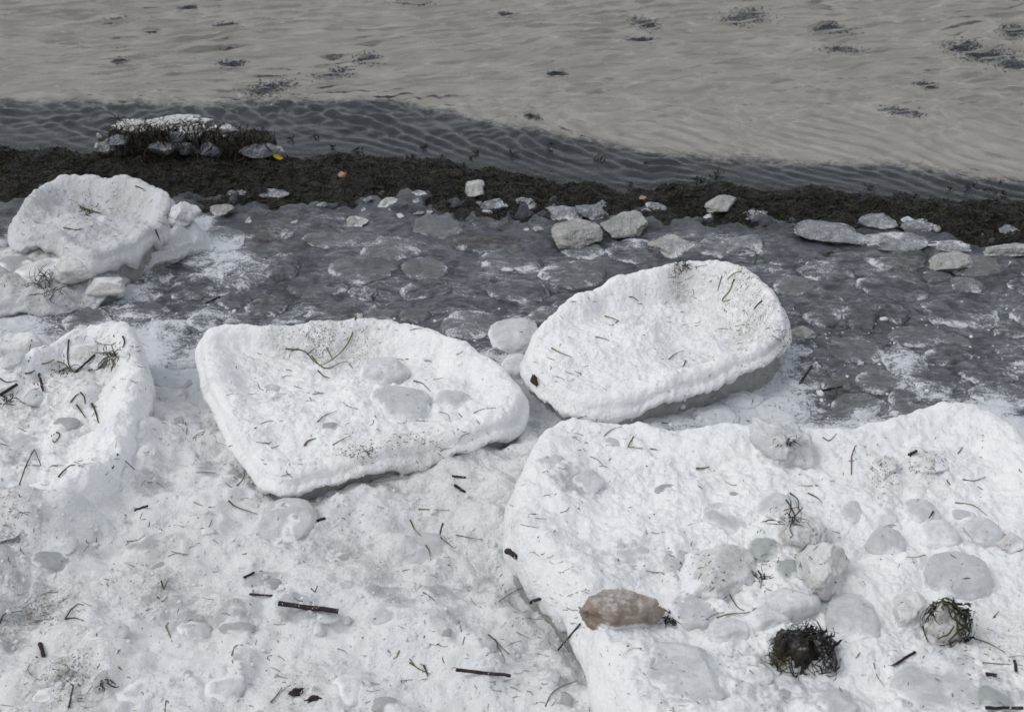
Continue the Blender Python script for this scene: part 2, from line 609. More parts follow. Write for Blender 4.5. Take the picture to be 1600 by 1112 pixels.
def sheet_frost(x, y, e):
    """rime: thick beside the snow, thin and patchy further out"""
    a = sdf(SNOW_A, x, y); b = sdf(SNOW_B, x, y)
    n = np.maximum(np.exp(-np.maximum(-a, 0) / 0.15), 0.9 * np.exp(-np.maximum(-b, 0) / 0.07))
    n = np.maximum(n, 1.1 * np.exp(-(((x - sp[0]) / 0.22) ** 2 + ((y - sp[1]) / 0.20) ** 2)))
    n = np.maximum(n, 0.55 * np.exp(-(((x - sp2[0]) / 0.10) ** 2 + ((y - sp2[1]) / 0.14) ** 2)))
    return np.clip(0.90 * n + 0.32 * fbm2(x, y, 6, 4, 0.65, 51) - 0.45 * (1 - sstep(0.0, 0.25, e)), -0.6, 1.2)


fr = sheet_frost(X, Y, E) + 0.06
sheet = kind(link('ice_sheet', make_mesh('ice_sheet', np.stack([X, Y, Z], -1).reshape(-1, 3), grid_faces(len(ax_), len(ay_)),
                                         attrs={'frost': fr.ravel()}), M['sheet']), 'structure')

# snow lying on the shore: hummocks of slush and buried lumps
DIRT = [(20, 820, 50, 1.0), (60, 960, 60, 0.8), (110, 1070, 60, 0.7), (330, 960, 50, 0.5), (260, 915, 60, 0.4), (700, 830, 40, 0.5), (560, 870, 60, 0.45),
        (470, 1085, 40, 0.6), (100, 470, 70, 0.6), (150, 420, 60, 0.8), (640, 745, 60, 0.35), (760, 770, 60, 0.4), (210, 660, 30, 0.5), (10, 1000, 60, 0.5), (840, 950, 60, 0.3)]
GREY = [(545, 870, 55, 0.6), (300, 985, 50, 0.5), (420, 905, 60, 0.5), (250, 925, 60, 0.5), (620, 955, 60, 0.5), (690, 985, 25, 0.7), (60, 880, 60, 0.4), (770, 700, 55, 0.5),
        (700, 720, 50, 0.5), (860, 1060, 60, 0.4), (50, 960, 60, 0.5), (720, 900, 60, 0.35), (450, 790, 40, 0.4), (240, 560, 40, 0.7), (850, 640, 30, 0.6)]


def spots(table, X, Y, z):
    r = np.zeros(X.shape)
    for a, b, rp, s in table:
        c = on_z(a, b, z)
        R = rp * px_size(c)
        r = np.maximum(r, s * np.exp(-(((X - c[0]) / R) ** 2 + ((Y - c[1]) / (R * 1.25)) ** 2)))
    return r


sx0, sy0, ss = -1.75, 1.38, 0.005
ax_ = axis(sx0, 1.75, ss, -6, 6); ay_ = axis(sy0, 3.95, ss, 0.0, None)
X, Y = np.meshgrid(ax_, ay_)
sA = sdf(SNOW_A, X, Y) + 0.03 * fbm2(X, Y, 9, 3, 0.6, 61)
sB = sdf(SNOW_B, X, Y) + 0.02 * fbm2(X, Y, 12, 3, 0.6, 62)
thA = sstep(-0.03, 0.14, sA); thB = sstep(-0.02, 0.06, sB)
Z = 0.025 + (snow_base(Y) - 0.025) * thA
ZB = 0.025 + 0.035 * thB + 0.01 * sstep(0.02, 0.24, sB)
Z = np.maximum(Z, ZB)
cov = np.maximum(thA, thB)
Z = Z - 0.4 * sstep(0.04, 0.3, -np.maximum(sA, sB))
lump = np.zeros(X.shape); gatt = np.zeros(X.shape)
for k in range(950):
    r = random.choice([0.010, 0.014, 0.018, 0.024, 0.030, 0.042, 0.06])
    cx, cy = random.uniform(-1.7, 1.7), random.uniform(1.4, 3.9)
    i0, i1 = np.searchsorted(ax_, [cx - 2 * r, cx + 2 * r]); j0, j1 = np.searchsorted(ay_, [cy - 2 * r, cy + 2 * r])
    if i1 - i0 < 2 or j1 - j0 < 2:
        continue
    xx, yy = X[j0:j1, i0:i1] - cx, Y[j0:j1, i0:i1] - cy
    a = random.uniform(0, 3.14); e = random.uniform(0.6, 1.0)
    u = (xx * math.cos(a) + yy * math.sin(a)) / r; v = (-xx * math.sin(a) + yy * math.cos(a)) / (r * e)
    q = np.sqrt(u * u + v * v)
    b = np.sqrt(np.clip(1 - (q * 0.8) ** 2, 0, 1)) * sstep(1.35, 0.75, q)
    hgt = min(r, 0.034) * random.uniform(0.15, 0.6)
    lump[j0:j1, i0:i1] = np.maximum(lump[j0:j1, i0:i1], b * hgt)
    if random.random() < 0.42:
        gatt[j0:j1, i0:i1] = np.maximum(gatt[j0:j1, i0:i1], sstep(1.0, 0.55, q) * random.uniform(0.35, 0.75))
rough = 0.030 * fbm2(X, Y, 3.2, 3, 0.5, 71) + 0.013 * fbm2(X, Y, 11, 3, 0.5, 74) + 0.0026 * fbm2(X, Y, 55, 2, 0.6, 77)
Z = Z + cov * (lump + rough) + 0.012 * thA * np.abs(fbm2(X, Y, 8, 3, 0.55, 79))
c0 = on_z(20, 830, 0.12)
Z = Z + 0.05 * np.exp(-(((X - c0[0]) / 0.10) ** 2 + ((Y - c0[1]) / 0.13) ** 2))
grey = np.clip(gatt * (0.55 + 0.5 * sstep(2.5, 1.7, Y)) + spots(GREY, X, Y, 0.1) * 0.8 + 0.75 * sstep(0.10, -0.02, np.maximum(sA, sB)) - 0.4 * (sB > 0.05)
               + 0.36 * fbm2(X, Y, 6, 4, 0.6, 83) + 0.34 * np.clip(fbm2(X, Y, 17, 3, 0.55, 87) - 0.1, 0, 1) + 0.02, 0, 1)
dirt = np.clip(0.06 + 1.15 * spots(DIRT, X, Y, 0.1) + 0.30 * np.clip(fbm2(X, Y, 3.5, 3, 0.5, 85), 0, 1) + 0.35 * thB, 0, 1.2)
snow_v = np.stack([X, Y, Z], -1).reshape(-1, 3)
snow = kind(link('snow_cover', make_mesh('snow_cover', snow_v, grid_faces(len(ax_), len(ay_)),
                                         attrs={'grey': grey.ravel(), 'dirt': dirt.ravel()}), M['snow_shore']), 'structure')


# ------------------------------------------------------------------ floes
def closed_curve(P, n):
    P = np.asarray(P); k = len(P); out = []
    for i in range(k):
        p0, p1, p2, p3 = P[i - 1], P[i], P[(i + 1) % k], P[(i + 2) % k]
        t = np.linspace(0, 1, 24, endpoint=False)[:, None]
        out.append(0.5 * (2 * p1 + (p2 - p0) * t + (2 * p0 - 5 * p1 + 4 * p2 - p3) * t ** 2 + (3 * p1 - p0 - 3 * p2 + p3) * t ** 3))
    C = np.concatenate(out)
    L = np.concatenate([[0], np.cumsum(np.linalg.norm(np.roll(C, -1, 0) - C, axis=1))])
    s = np.linspace(0, L[-1], n, endpoint=False)
    Cc = np.vstack([C, C[:1]])
    return np.stack([np.interp(s, L, Cc[:, j]) for j in range(C.shape[1])], 1)


OUTL = []


def floe(label, px_pts, zc, tilt, cap, dish, rim, seed, mat='snow_floe', lean=(0, 0), dirt=(), grey=(), na=560, nr=120,
         amp=1.0, name='ice_floe', group='ice floes stranded on the shore', edge='ice_edge', flare=0.012):
    pc = np.mean(px_pts, axis=0)
    c = on_z(pc[0], pc[1], zc)
    rimp = np.array([on_plane(a, b, c, *tilt) for a, b in px_pts])[:, :2]
    R2 = closed_curve(rimp, na)
    cen = R2.mean(0)
    th = np.arctan2(R2[:, 1] - cen[1], R2[:, 0] - cen[0])
    rad = np.linalg.norm(R2 - cen, axis=1)
    nrm = (R2 - cen) / rad[:, None]
    jag = 0.006 * fbm2(R2[:, 0], R2[:, 1], 10, 2, 0.4, seed + 3)
    R2 = R2 + nrm * jag[:, None]
    rad = rad + jag
    rr = rim * 0.62
    # rings on top: dense at the rim
    t = np.concatenate([np.linspace(0.004, 0.80, nr - 30), np.linspace(0.80, 1.0, 31)[1:]])
    P = cen[None, None] + t[:, None, None] * (R2 - cen)[None]
    dd = (1 - t)[:, None] * rad[None]
    ld = math.radians(lean[0])
    dp = dish * (1 + lean[1] * np.cos(th - ld))[None] * np.ones_like(dd)
    rimw = rim * (1 + 0.25 * noise2(th * 2.0, th * 0 + seed, seed))[None]
    rise = sstep(0.7 * rimw, 2.6 * rimw, dd)
    off = -dp * rise
    q = np.clip(1 - dd / rr, 0, 1)
    off = off - rr * (1 - np.sqrt(np.clip(1 - q * q, 0, 1)))
    off = off + amp * (0.010 * noise2(th * 3.0, th * 0 + seed + 0.5, seed + 1) + 0.004 * fbm2(R2[:, 0], R2[:, 1], 8, 2, 0.5, seed + 6))[None] * (1 - rise)
    px_, py_ = P[..., 0], P[..., 1]
    rel = 1 - 0.5 * (1 - rise)
    nz = (0.011 * amp * fbm2(px_, py_, 7, 3, 0.5, seed + 11) * rel + 0.0038 * amp * fbm2(px_, py_, 26, 2, 0.55, seed + 14) + 0.0026 * fbm2(px_, py_, 62, 2, 0.6, seed + 17))
    zt = c[2] + tilt[0] * (px_ - c[0]) + tilt[1] * (py_ - c[1]) + off + nz
    top = np.stack([px_, py_, zt], -1)
    # snowy flank
    fl = np.linspace(0, 1, 16)[1:]
    z0 = zt[-1]
    capv = cap * (1 + 0.55 * noise2(th * 2.2, th * 0 + seed * 1.7, seed + 2) + 0.35 * noise2(th * 9, th * 0, seed + 5))
    bulge = flare * np.sin(fl * math.pi)[:, None] + (-0.35 * flare + 0.02 * (fl ** 3))[:, None] * fl[:, None] * 0
    side = []
    for k, f in enumerate(fl):
        pr = R2 + nrm * (bulge[k] + 0.25 * flare * f + 0.0035 * noise3(R2[:, 0] * 24, R2[:, 1] * 24, th * 0 + f * cap * 24, seed + 8) + 0.0012 * noise3(R2[:, 0] * 110, R2[:, 1] * 110, th * 0 + f * cap * 110, seed + 9))[:, None]
        side.append(np.stack([pr[:, 0], pr[:, 1], z0 - capv * f], -1))
    # tuck under
    pr = R2 - nrm * 0.03
    side.append(np.stack([pr[:, 0], pr[:, 1], z0 - capv * 1.02], -1))
    allr = np.concatenate([top, np.array(side)], 0)
    n_r = allr.shape[0]
    V = allr.reshape(-1, 3)
    cv = np.array([[cen[0], cen[1], zt[0].mean()]])
    F = wrap_faces(na, n_r)
    i0 = np.arange(na)
    fan = np.stack([np.full(na, len(V)), i0, np.roll(i0, -1)], 1)
    V = np.vstack([V, cv])

    def field(tab, base):
        r = np.full(len(V), base, float)
        for a, b, rp, s in tab:
            w = on_plane(a, b, c, *tilt); Rr = rp * px_size(w)
            r = np.maximum(r, s * np.exp(-(((V[:, 0] - w[0]) / Rr) ** 2 + ((V[:, 1] - w[1]) / (1.3 * Rr)) ** 2)))
        return r
    gz = float(np.interp(cen[1], [1.2, 1.7, 2.3, 2.9, 3.6], [0.13, 0.10, 0.07, 0.045, 0.035]))
    e = thing(name, label, 'ice floe', (cen[0], cen[1], gz), group)
    base = np.array([cen[0], cen[1], gz])
    hgt = np.zeros(len(V)); hgt[nr * na:nr * na + 16 * na] = np.repeat(np.concatenate([fl, [1]]), na)
    d_att = field(dirt, 0.05) + 0.25 * hgt * (0.5 + fbm2(V[:, 0], V[:, 1], 12, 2, 0.5, seed + 30))
    g_att = field(grey, 0.0) + 0.20 * np.clip(fbm2(V[:, 0], V[:, 1], 9, 3, 0.5, seed + 33), 0, 1) + 0.25 * hgt
    capo = link('snow_cap', make_mesh('snow_cap', V - base, [F, fan], attrs={'grey': g_att, 'dirt': d_att}), M[mat], e)
    # bare ice under the snow
    rings = []
    zb = z0 - capv + 0.012
    zlow = np.minimum(gz - 0.05, zb - 0.03)
    for k, f in enumerate(np.linspace(0, 1, 14)):
        zz = zb * (1 - f) + zlow * f
        inset = -0.006 - 0.008 * f + 0.005 * fbm2(R2[:, 0] + zz * 1.7, R2[:, 1] - zz * 2.3, 38, 3, 0.6, seed + 40) + 0.0035 * noise2(zz * 130, th * 2.0, seed + 41)
        pr = R2 + nrm * inset[:, None]
        rings.append(np.stack([pr[:, 0], pr[:, 1], zb * (1 - f) + zlow * f], -1))
    Vi = np.array(rings).reshape(-1, 3)
    link('ice_edge', make_mesh('ice_edge', Vi - base, wrap_faces(Vi.shape[0] // 14, 14)), M[edge], e)
    OUTL.append(R2.copy())
    return e, capo


F1 = [(15, 352), (24, 325), (50, 300), (80, 282), (130, 276), (195, 277), (240, 285), (262, 302), (264, 322), (255, 345), (228, 366), (192, 382), (150, 395), (128, 396),
      (106, 386), (92, 372), (60, 368), (30, 366)]
F2 = [(311, 535), (322, 514), (350, 506), (400, 507), (450, 504), (510, 497), (560, 494), (620, 497), (670, 510), (705, 524), (735, 533), (745, 545), (790, 568), (815, 595),
      (818, 620), (800, 645), (740, 668), (670, 688), (600, 705), (530, 722), (460, 736), (425, 732), (395, 712), (365, 668), (340, 625), (322, 585)]
F3 = [(822, 552), (832, 525), (862, 486), (905, 452), (960, 430), (1005, 414), (1035, 412), (1075, 404), (1115, 402), (1160, 412), (1195, 434), (1215, 462), (1228, 492), (1229, 515),
      (1205, 538), (1150, 562), (1090, 585), (1030, 604), (975, 620), (920, 624), (880, 615), (848, 594), (828, 572)]
F4 = [(862, 652), (905, 645), (980, 652), (1060, 656), (1140, 653), (1240, 651), (1320, 652), (1385, 644), (1440, 631), (1500, 626), (1550, 640), (1600, 672), (1660, 740),
      (1760, 880), (1760, 1080), (1650, 1240), (1450, 1290), (1200, 1260), (1010, 1140), (958, 1060), (925, 985), (890, 915), (838, 860), (803, 815), (798, 775), (812, 722), (832, 680)]
F5 = [(-260, 640), (-150, 580), (-40, 556), (30, 545), (75, 527), (125, 505), (160, 498), (198, 503), (212, 520), (222, 548), (226, 580), (215, 620), (205, 665), (190, 705),
      (150, 745), (90, 778), (10, 815), (-120, 850), (-250, 800)]
F6 = [(-110, 528), (-60, 514), (0, 509), (40, 513), (62, 524), (40, 536), (-10, 545), (-80, 550)]

fl1, cap1 = floe('small dirty white floe perched on a snow drift near the seaweed', F1, 0.155, (0.03, -0.05), 0.040, 0.042, 0.034, 101, 'snow_far', (60, 0.5),
                 [(120, 295, 25, .7), (180, 300, 35, .8), (220, 296, 25, .7), (60, 315, 30, .7), (150, 335, 30, .5), (60, 370, 30, .6), (240, 350, 30, .5), (140, 390, 25, .4)],
                 [(180, 296, 25, .3)], na=420, nr=90, amp=1.5)
F1B = [(-90, 425), (-30, 402), (20, 390), (70, 380), (150, 372), (230, 352), (275, 332), (300, 342), (318, 362), (275, 380), (238, 396), (210, 408), (186, 424), (183, 442), (150, 460), (90, 470),
       (20, 474), (-60, 478)]
drift, capd = floe('dirty uneven snow drift spread under the small perched floe', F1B, 0.100, (0.0, 0.06), 0.03, -0.012, 0.030, 151, 'snow_far', (90, 0.5),
                   [(150, 410, 60, .9), (60, 430, 70, .9), (90, 400, 50, 1.0), (230, 380, 40, .5), (120, 440, 50, .6)], [(60, 420, 40, .6), (20, 425, 40, .6), (130, 420, 40, .5), (290, 360, 30, .3)],
                   na=420, nr=80, amp=2.2, name='snow_drift', group='snow drifts')
drift['category'] = 'snow drift'
fl2, cap2 = floe('broad white floe with a clump of green grass, left of the tilted oval floe', F2, 0.155, (-0.02, -0.01), 0.032, 0.032, 0.038, 202, 'snow_floe', (90, 0.6),
                 [(500, 520, 45, .95), (560, 525, 45, .8), (440, 520, 40, .6), (640, 690, 60, .6), (560, 705, 40, .7), (390, 550, 40, .3), (330, 580, 20, .3)],
                 [(590, 610, 80, .25), (430, 606, 22, .5)])
fl3, cap3 = floe('oval dished white floe tilted up at its far right rim', F3, 0.158, (0.05, 0.06), 0.030, 0.044, 0.034, 303, 'snow_floe', (35, 1.0),
                 [(1180, 470, 55, .9), (1160, 430, 40, .8), (1060, 418, 25, .9), (1190, 510, 45, .8), (1110, 415, 30, .5), (1100, 550, 60, .3), (1225, 530, 30, .8)], [])
fl4, cap4 = floe('largest snowy floe at the lower right, strewn with ice lumps', F4, 0.235, (0.0, 0.03), 0.085, 0.020, 0.055, 404, 'snow_floe', (90, 0.2),
                 [(1260, 840, 60, .7), (1290, 900, 60, .6), (1380, 740, 40, .6), (1450, 725, 40, .6), (1100, 900, 70, .35), (1580, 1000, 80, .6), (1500, 960, 60, .5), (1130, 720, 40, .3),
                  (805, 800, 30, .5), (1000, 930, 50, .3)],
                 [(900, 740, 60, .45), (985, 860, 70, .45), (1050, 780, 60, .30), (1060, 1050, 90, .6), (1200, 1050, 90, .5), (1300, 1080, 70, .5), (1480, 1050, 90, .6), (1080, 870, 60, .4),
                  (1350, 820, 60, .3), (1500, 820, 70, .35), (1560, 1080, 60, .6)], na=760, nr=210, amp=1.3)
fl5, cap5 = floe('white floe cut off by the left side, littered with grass stalks', F5, 0.185, (0.0, 0.03), 0.055, 0.035, 0.050, 505, 'snow_floe', (30, 0.7),
                 [(150, 540, 40, .6), (100, 560, 40, .5), (60, 600, 50, .4), (30, 620, 50, .5), (170, 560, 25, .6), (130, 640, 40, .4)],
                 [(85, 520, 60, .2), (130, 545, 45, .5), (20, 560, 30, .5), (20, 680, 60, .55), (60, 610, 40, .5), (170, 595, 30, .3), (105, 660, 40, .4)], na=560, nr=130, amp=1.6)
fl6, cap6 = floe('low white floe showing behind the left floe at the side of the ice', F6, 0.10, (0.0, 0.0), 0.04, 0.012, 0.03, 606, 'snow_shore', (0, 0), [], [(0, 520, 40, .4)], na=260, nr=60)
co = np.empty(len(snow.data.vertices) * 3, np.float32); snow.data.vertices.foreach_get('co', co); co = co.reshape(-1, 3)
for k, (R2, amt, bias) in enumerate(zip(OUTL, (0.0, 0.0, -0.010, 0.0, -0.022, 0.05, 0.03), (0, 0, .15, -.2, .5, .3, .2))):
    lo, hi = R2.min(0) - 0.2, R2.max(0) + 0.2
    sel = np.nonzero((co[:, 0] > lo[0]) & (co[:, 0] < hi[0]) & (co[:, 1] > lo[1]) & (co[:, 1] < hi[1]))[0]
    if not len(sel) or not amt:
        continue
    x, y = co[sel, 0].astype(float), co[sel, 1].astype(float)
    d = -sdf(R2[::6], x, y)
    w = np.exp(-np.maximum(d - 0.01, 0) / 0.045) * sstep(-0.15, 0.45, fbm2(x, y, 4.5, 2, 0.5, 140 + k) + bias)
    co[sel, 2] += amt * w * (co[sel, 2] > 0.03)
snow.data.vertices.foreach_set('co', co.ravel()); snow.data.update()
SURF = {snow.name: snow}


def refresh():
    bpy.context.view_layer.update()
    return bpy.context.evaluated_depsgraph_get()


DG = refresh()


def hit(px, py):
    ok, loc, nor, idx, ob, mtx = SC.ray_cast(DG, Vector(CAM), Vector(ray(px, py)).normalized(), distance=80)
    if not ok:
        return None
    return np.array(loc), np.array(nor), ob


def drop(x, y, z=0.9):
    ok, loc, nor, idx, ob, mtx = SC.ray_cast(DG, Vector((x, y, z)), Vector((0, 0, -1)), distance=5)
    return (np.array(loc), np.array(nor), ob) if ok else None


# ------------------------------------------------------------------ lumps of ice
import bmesh


def ico(sub):
    bm = bmesh.new()
    bmesh.ops.create_icosphere(bm, subdivisions=sub, radius=1.0)
    V = np.array([v.co[:] for v in bm.verts]); F = np.array([[v.index for v in f.verts] for f in bm.faces])
    bm.free()
    return V, F


ICO = {k: ico(k) for k in (1, 3, 4, 5)}


def lump_mesh(name, sx, sy, sz, seed, facets=7, rough=0.08, sub=4, cut=(0.52, 0.86), flat_top=0.0, attrs=None):
    V, F = ICO[sub]
    V = V.copy(); r = np.random.default_rng(seed)
    V = np.sign(V) * np.abs(V) ** 0.85
    for k in range(facets):
        n = r.normal(size=3); n[2] = abs(n[2]) * 1.1 if k % 2 else n[2]; n /= np.linalg.norm(n)
        h = r.uniform(*cut)
        d = V @ n - h
        V -= np.maximum(d, 0)[:, None] * n[None] * 0.95
    if flat_top:
        d = V[:, 2] - (1 - flat_top)
        V[:, 2] -= np.maximum(d, 0) * 0.9
    q = V * 1.6 + seed * 3.7
    f = 1 + rough * (1.2 * noise3(q[:, 0], q[:, 1], q[:, 2], seed) + 0.55 * noise3(q[:, 0] * 2.3, q[:, 1] * 2.3, q[:, 2] * 2.3, seed + 1) + 0.32 * noise3(q[:, 0] * 6, q[:, 1] * 6, q[:, 2] * 6, seed + 2)
                   + 0.22 * noise3(q[:, 0] * 14, q[:, 1] * 14, q[:, 2] * 14, seed + 3))
    V = V * f[:, None]
    mn, mx = V.min(0), V.max(0)
    V = (V - (mn + mx) / 2) / ((mx - mn) / 2) * np.array([sx, sy, sz])
    return V, F


def raise_around(ob, p, rx, ry, amount):
    if ob is None or ob.type != 'MESH' or ob.name.split('.')[0] not in ('snow_cover', 'snow_cap'):
        return
    me = ob.data
    co = np.empty(len(me.vertices) * 3, np.float32); me.vertices.foreach_get('co', co)
    co = co.reshape(-1, 3)
    off = np.array(ob.parent.location if ob.parent else (0, 0, 0))
    x = co[:, 0] + off[0] - p[0]; y = co[:, 1] + off[1] - p[1]
    q = np.sqrt((x / rx) ** 2 + (y / ry) ** 2)
    w = np.exp(-((q - 0.75) / 0.45) ** 2) * (np.abs(co[:, 2] + off[2] - p[2]) < 0.08)
    co[:, 2] += amount * w * (0.6 + 0.8 * noise2(x * 60, y * 60, 3))
    me.vertices.foreach_set('co', co.ravel())
    me.update()


SOFT = ('ice_clear', 'ice_grey', 'ice_snowy')
_seed = [1000]


def ice_lump(px, py, w, h, mat, label, name='ice_lump', cat='ice lump', group='ice lumps lying on the snow', up=0.30, sink=0.35, facets=8, rough=0.09, rz=None, bank=0.006,
             sub=4, flat_top=0.0, cut=(0.52, 0.86), cling=1.0):
    """px, py centre in the photo, w x h its size there; up = how far it stands proud as a share of its width"""
    _seed[0] += 1
    sd = _seed[0]
    g = hit(px, py + 0.2 * h)
    if g is None:
        return None
    p, n, ob = g
    s = px_size(p)
    W = w * s
    el = math.asin((H - p[2]) / np.linalg.norm(p - CAM))
    proud = up * W
    D = max((h * s - 0.6 * proud * math.cos(el)) / math.sin(el), 0.45 * W)
    D = min(D, 1.5 * W)
    sz = proud / (2 - 2 * sink) if sink < 0.95 else proud
    sz = max(sz, 0.006)
    c0 = hit(px, py)[0]
    zc = p[2] + proud - sz
    soft = mat in SOFT and not (mat == 'ice_snowy' and rough > .12)
    V, F = lump_mesh(name, W / 2, D / 2, sz, sd, max(facets, 5) if not soft else 3, rough if not soft else .06, sub, flat_top=flat_top, cut=cut if not soft else (.7, .95))
    a, b = (random.uniform(-.25, .25) if rz is None else rz), random.uniform(-.08, .08)
    V = V @ np.array([[math.cos(a), math.sin(a), 0], [-math.sin(a), math.cos(a), 0], [0, 0, 1]])
    V[:, 2] += b * V[:, 0]
    base = np.array([p[0], c0[1] if abs(c0[1] - p[1]) < D else p[1], zc])
    cl = np.ones(len(V))
    band = float(np.clip(0.7 * proud, 0.004, 0.018))
    m = 22
    gx = np.linspace(V[:, 0].min(), V[:, 0].max(), m); gy = np.linspace(V[:, 1].min(), V[:, 1].max(), m)
    hz = np.full((m, m), p[2])
    for i in range(m):
        for j in range(m):
            q = drop(base[0] + gx[i], base[1] + gy[j])
            if q is not None:
                hz[i, j] = q[0][2]
    fi = np.clip((V[:, 0] - gx[0]) / (gx[-1] - gx[0]) * (m - 1), 0, m - 1.001); fj = np.clip((V[:, 1] - gy[0]) / (gy[-1] - gy[0]) * (m - 1), 0, m - 1.001)
    i, j = fi.astype(int), fj.astype(int); u, v = fi - i, fj - j
    hs = hz[i, j] * (1 - u) * (1 - v) + hz[i + 1, j] * u * (1 - v) + hz[i, j + 1] * (1 - u) * v + hz[i + 1, j + 1] * u * v
    cl = 1 - np.clip((base[2] + V[:, 2] - hs - 0.001) / band, 0, 1)
    o = link(name, make_mesh(name, V, F, attrs={'cling': cl * ((0.85 if mat in SOFT else 1.0) if bank else 0.3)}), M[mat], None, base)
    tag(o, label, cat, group)
    if bank:
        raise_around(ob, p, W / 2, D / 2, bank)
    return o


L_BIG = 'ice lumps on the big floe'
LUMPS = [
    # px, py, w, h, material, label, options
    (862, 722, 50, 32, 'ice_clear', 'pale clear ice lump sunk in the big floe by its far left corner', dict(up=.12, sink=.75)),
    (905, 746, 80, 42, 'ice_clear', 'wide flat clear ice lump sunk in the big floe near its left rim', dict(up=.08, sink=.8)),
    (960, 690, 30, 22, 'ice_clear', 'small grey ice lump just left of the bent green stalk', dict(up=.15, sink=.7)),
    (1040, 763, 36, 14, 'ice_grey', 'small thin grey ice lump near the middle of the big floe', dict(up=.10, sink=.75)),
    (985, 858, 95, 46, 'ice_clear', 'broad pale ice lump almost buried in the left half of the big floe', dict(up=.08, sink=.8)),
    (1056, 870, 56, 54, 'ice_clear', 'squarish pale ice lump between the buried one and the dirty mound', dict(up=.10, sink=.75)),
    (1131, 810, 68, 58, 'ice_clear', 'round blue-grey clear ice lump standing out in the middle of the big floe', dict(up=.22, sink=.5, facets=4)),
    (1150, 772, 36, 14, 'ice_grey', 'small low grey ice lump just above the round blue-grey one', dict(up=.12, sink=.7)),
    (1216, 790, 66, 54, 'ice_clear', 'clear grey ice lump right against the weed-hung mound', dict(up=.25, sink=.5)),
    (1224, 698, 100, 88, 'ice_snowy', 'snowy boulder with a black spot at the far rim of the big floe', dict(up=.50, sink=.25, rough=.2, sub=5)),
    (1197, 862, 58, 44, 'ice_grey', 'darker grey ice lump left of the dark crevice', dict(up=.28, sink=.45)),
    (1125, 905, 150, 100, 'ice_dirty', 'large faceted dirty ice mound with a crooked stalk on it', dict(up=.22, sink=.5, facets=9, rough=.07, sub=5)),
    (1092, 948, 86, 64, 'ice_clear', 'smooth blue-grey ice lump above the brown block', dict(up=.16, sink=.6)),
    (1233, 890, 46, 60, 'ice_grey', 'grey ice lump deep in the crevice beside the dirty snow mound', dict(up=.25, sink=.5)),
    (1288, 905, 84, 104, 'ice_dirty', 'upright snow mound speckled with black grit', dict(up=.65, sink=.2, rough=.16, sub=5)),
    (1252, 832, 78, 90, 'ice_dirty', 'dirt-streaked snow mound hung with weed stalks', dict(up=.48, sink=.25, rough=.18, sub=5)),
    (1238, 948, 90, 56, 'ice_snowy', 'clean white lump above the black weed ball', dict(up=.40, sink=.35, sub=5)),
    (1338, 972, 88, 84, 'ice_clear', 'large smooth clear ice lump between the two weed balls', dict(up=.20, sink=.55, sub=5)),
    (1385, 850, 68, 52, 'ice_clear', 'frosted clear ice lump in the middle of the right half of the big floe', dict(up=.24, sink=.5)),
    (1328, 797, 44, 42, 'ice_clear', 'small clear ice lump right of the weed-hung mound', dict(up=.25, sink=.5)),
    (1380, 804, 46, 34, 'ice_snowy', 'small snow-dusted ice lump above the frosted clear one', dict(up=.15, sink=.6)),
    (1445, 803, 52, 48, 'ice_clear', 'clear ice lump with one dark stalk leaning on it', dict(up=.25, sink=.5)),
    (1473, 842, 60, 48, 'ice_snowy', 'snowy lump below the one with a leaning stalk', dict(up=.26, sink=.5)),
    (1500, 905, 104, 84, 'ice_clear', 'big rounded clear ice lump behind the green weed ball', dict(up=.36, sink=.4, sub=5)),
    (1543, 838, 56, 46, 'ice_clear', 'clear lump near the right side above the big rounded one', dict(up=.25, sink=.5)),
    (1588, 855, 46, 34, 'ice_dirty', 'dark-stained ice lump at the right side of the picture', dict(up=.35, sink=.4)),
    (1510, 803, 42, 22, 'ice_clear', 'low clear lump at the right of the leaning-stalk lump', dict(up=.15, sink=.6)),
    (1425, 958, 62, 78, 'ice_dirty', 'dirty white lump left of the green weed ball', dict(up=.38, sink=.35, sub=5)),
    (1470, 1050, 160, 116, 'ice_clear', 'largest flat clear ice slab below the green weed ball', dict(up=.09, sink=.7, facets=7, rough=.05, sub=5, flat_top=.25)),
    (1065, 1052, 170, 100, 'ice_clear', 'wide flat pale ice slab below the brown block', dict(up=.07, sink=.75, facets=7, rough=.05, sub=5, flat_top=.25)),
    (1198, 968, 76, 50, 'ice_snowy', 'white lump between the black weed ball and the crooked stalk', dict(up=.32, sink=.4)),
    (976, 972, 138, 72, 'ice_brown', 'brown silt-stained block of ice on the near left rim', dict(up=.30, sink=.35, facets=7, rough=.13, sub=5, rz=.25, cut=(.62, .9))),
    (1140, 990, 66, 40, 'ice_snowy', 'small white lump right of the brown block', dict(up=.30, sink=.45)),
    (1305, 1098, 76, 44, 'ice_clear', 'clear lump at the bottom of the picture between the weed balls', dict(up=.15, sink=.6)),
    (1560, 1082, 90, 56, 'ice_grey', 'grey lump in the bottom right corner', dict(up=.12, sink=.65)),
    (1383, 735, 46, 56, 'ice_dirty', 'crumbly dirty lump behind the frosted clear lump, toward the far rim', dict(up=.30, sink=.4, rough=.22)),
    (1457, 725, 66, 42, 'ice_dirty', 'crumbly dirty lump left of the short black stick', dict(up=.24, sink=.45, rough=.22)),
    (1230, 1082, 42, 32, 'ice_grey', 'small glassy lump below the black weed ball', dict(up=.20, sink=.5)),
    (1180, 1055, 60, 40, 'ice_snowy', 'low white lump right of the wide pale slab', dict(up=.18, sink=.55)),
]
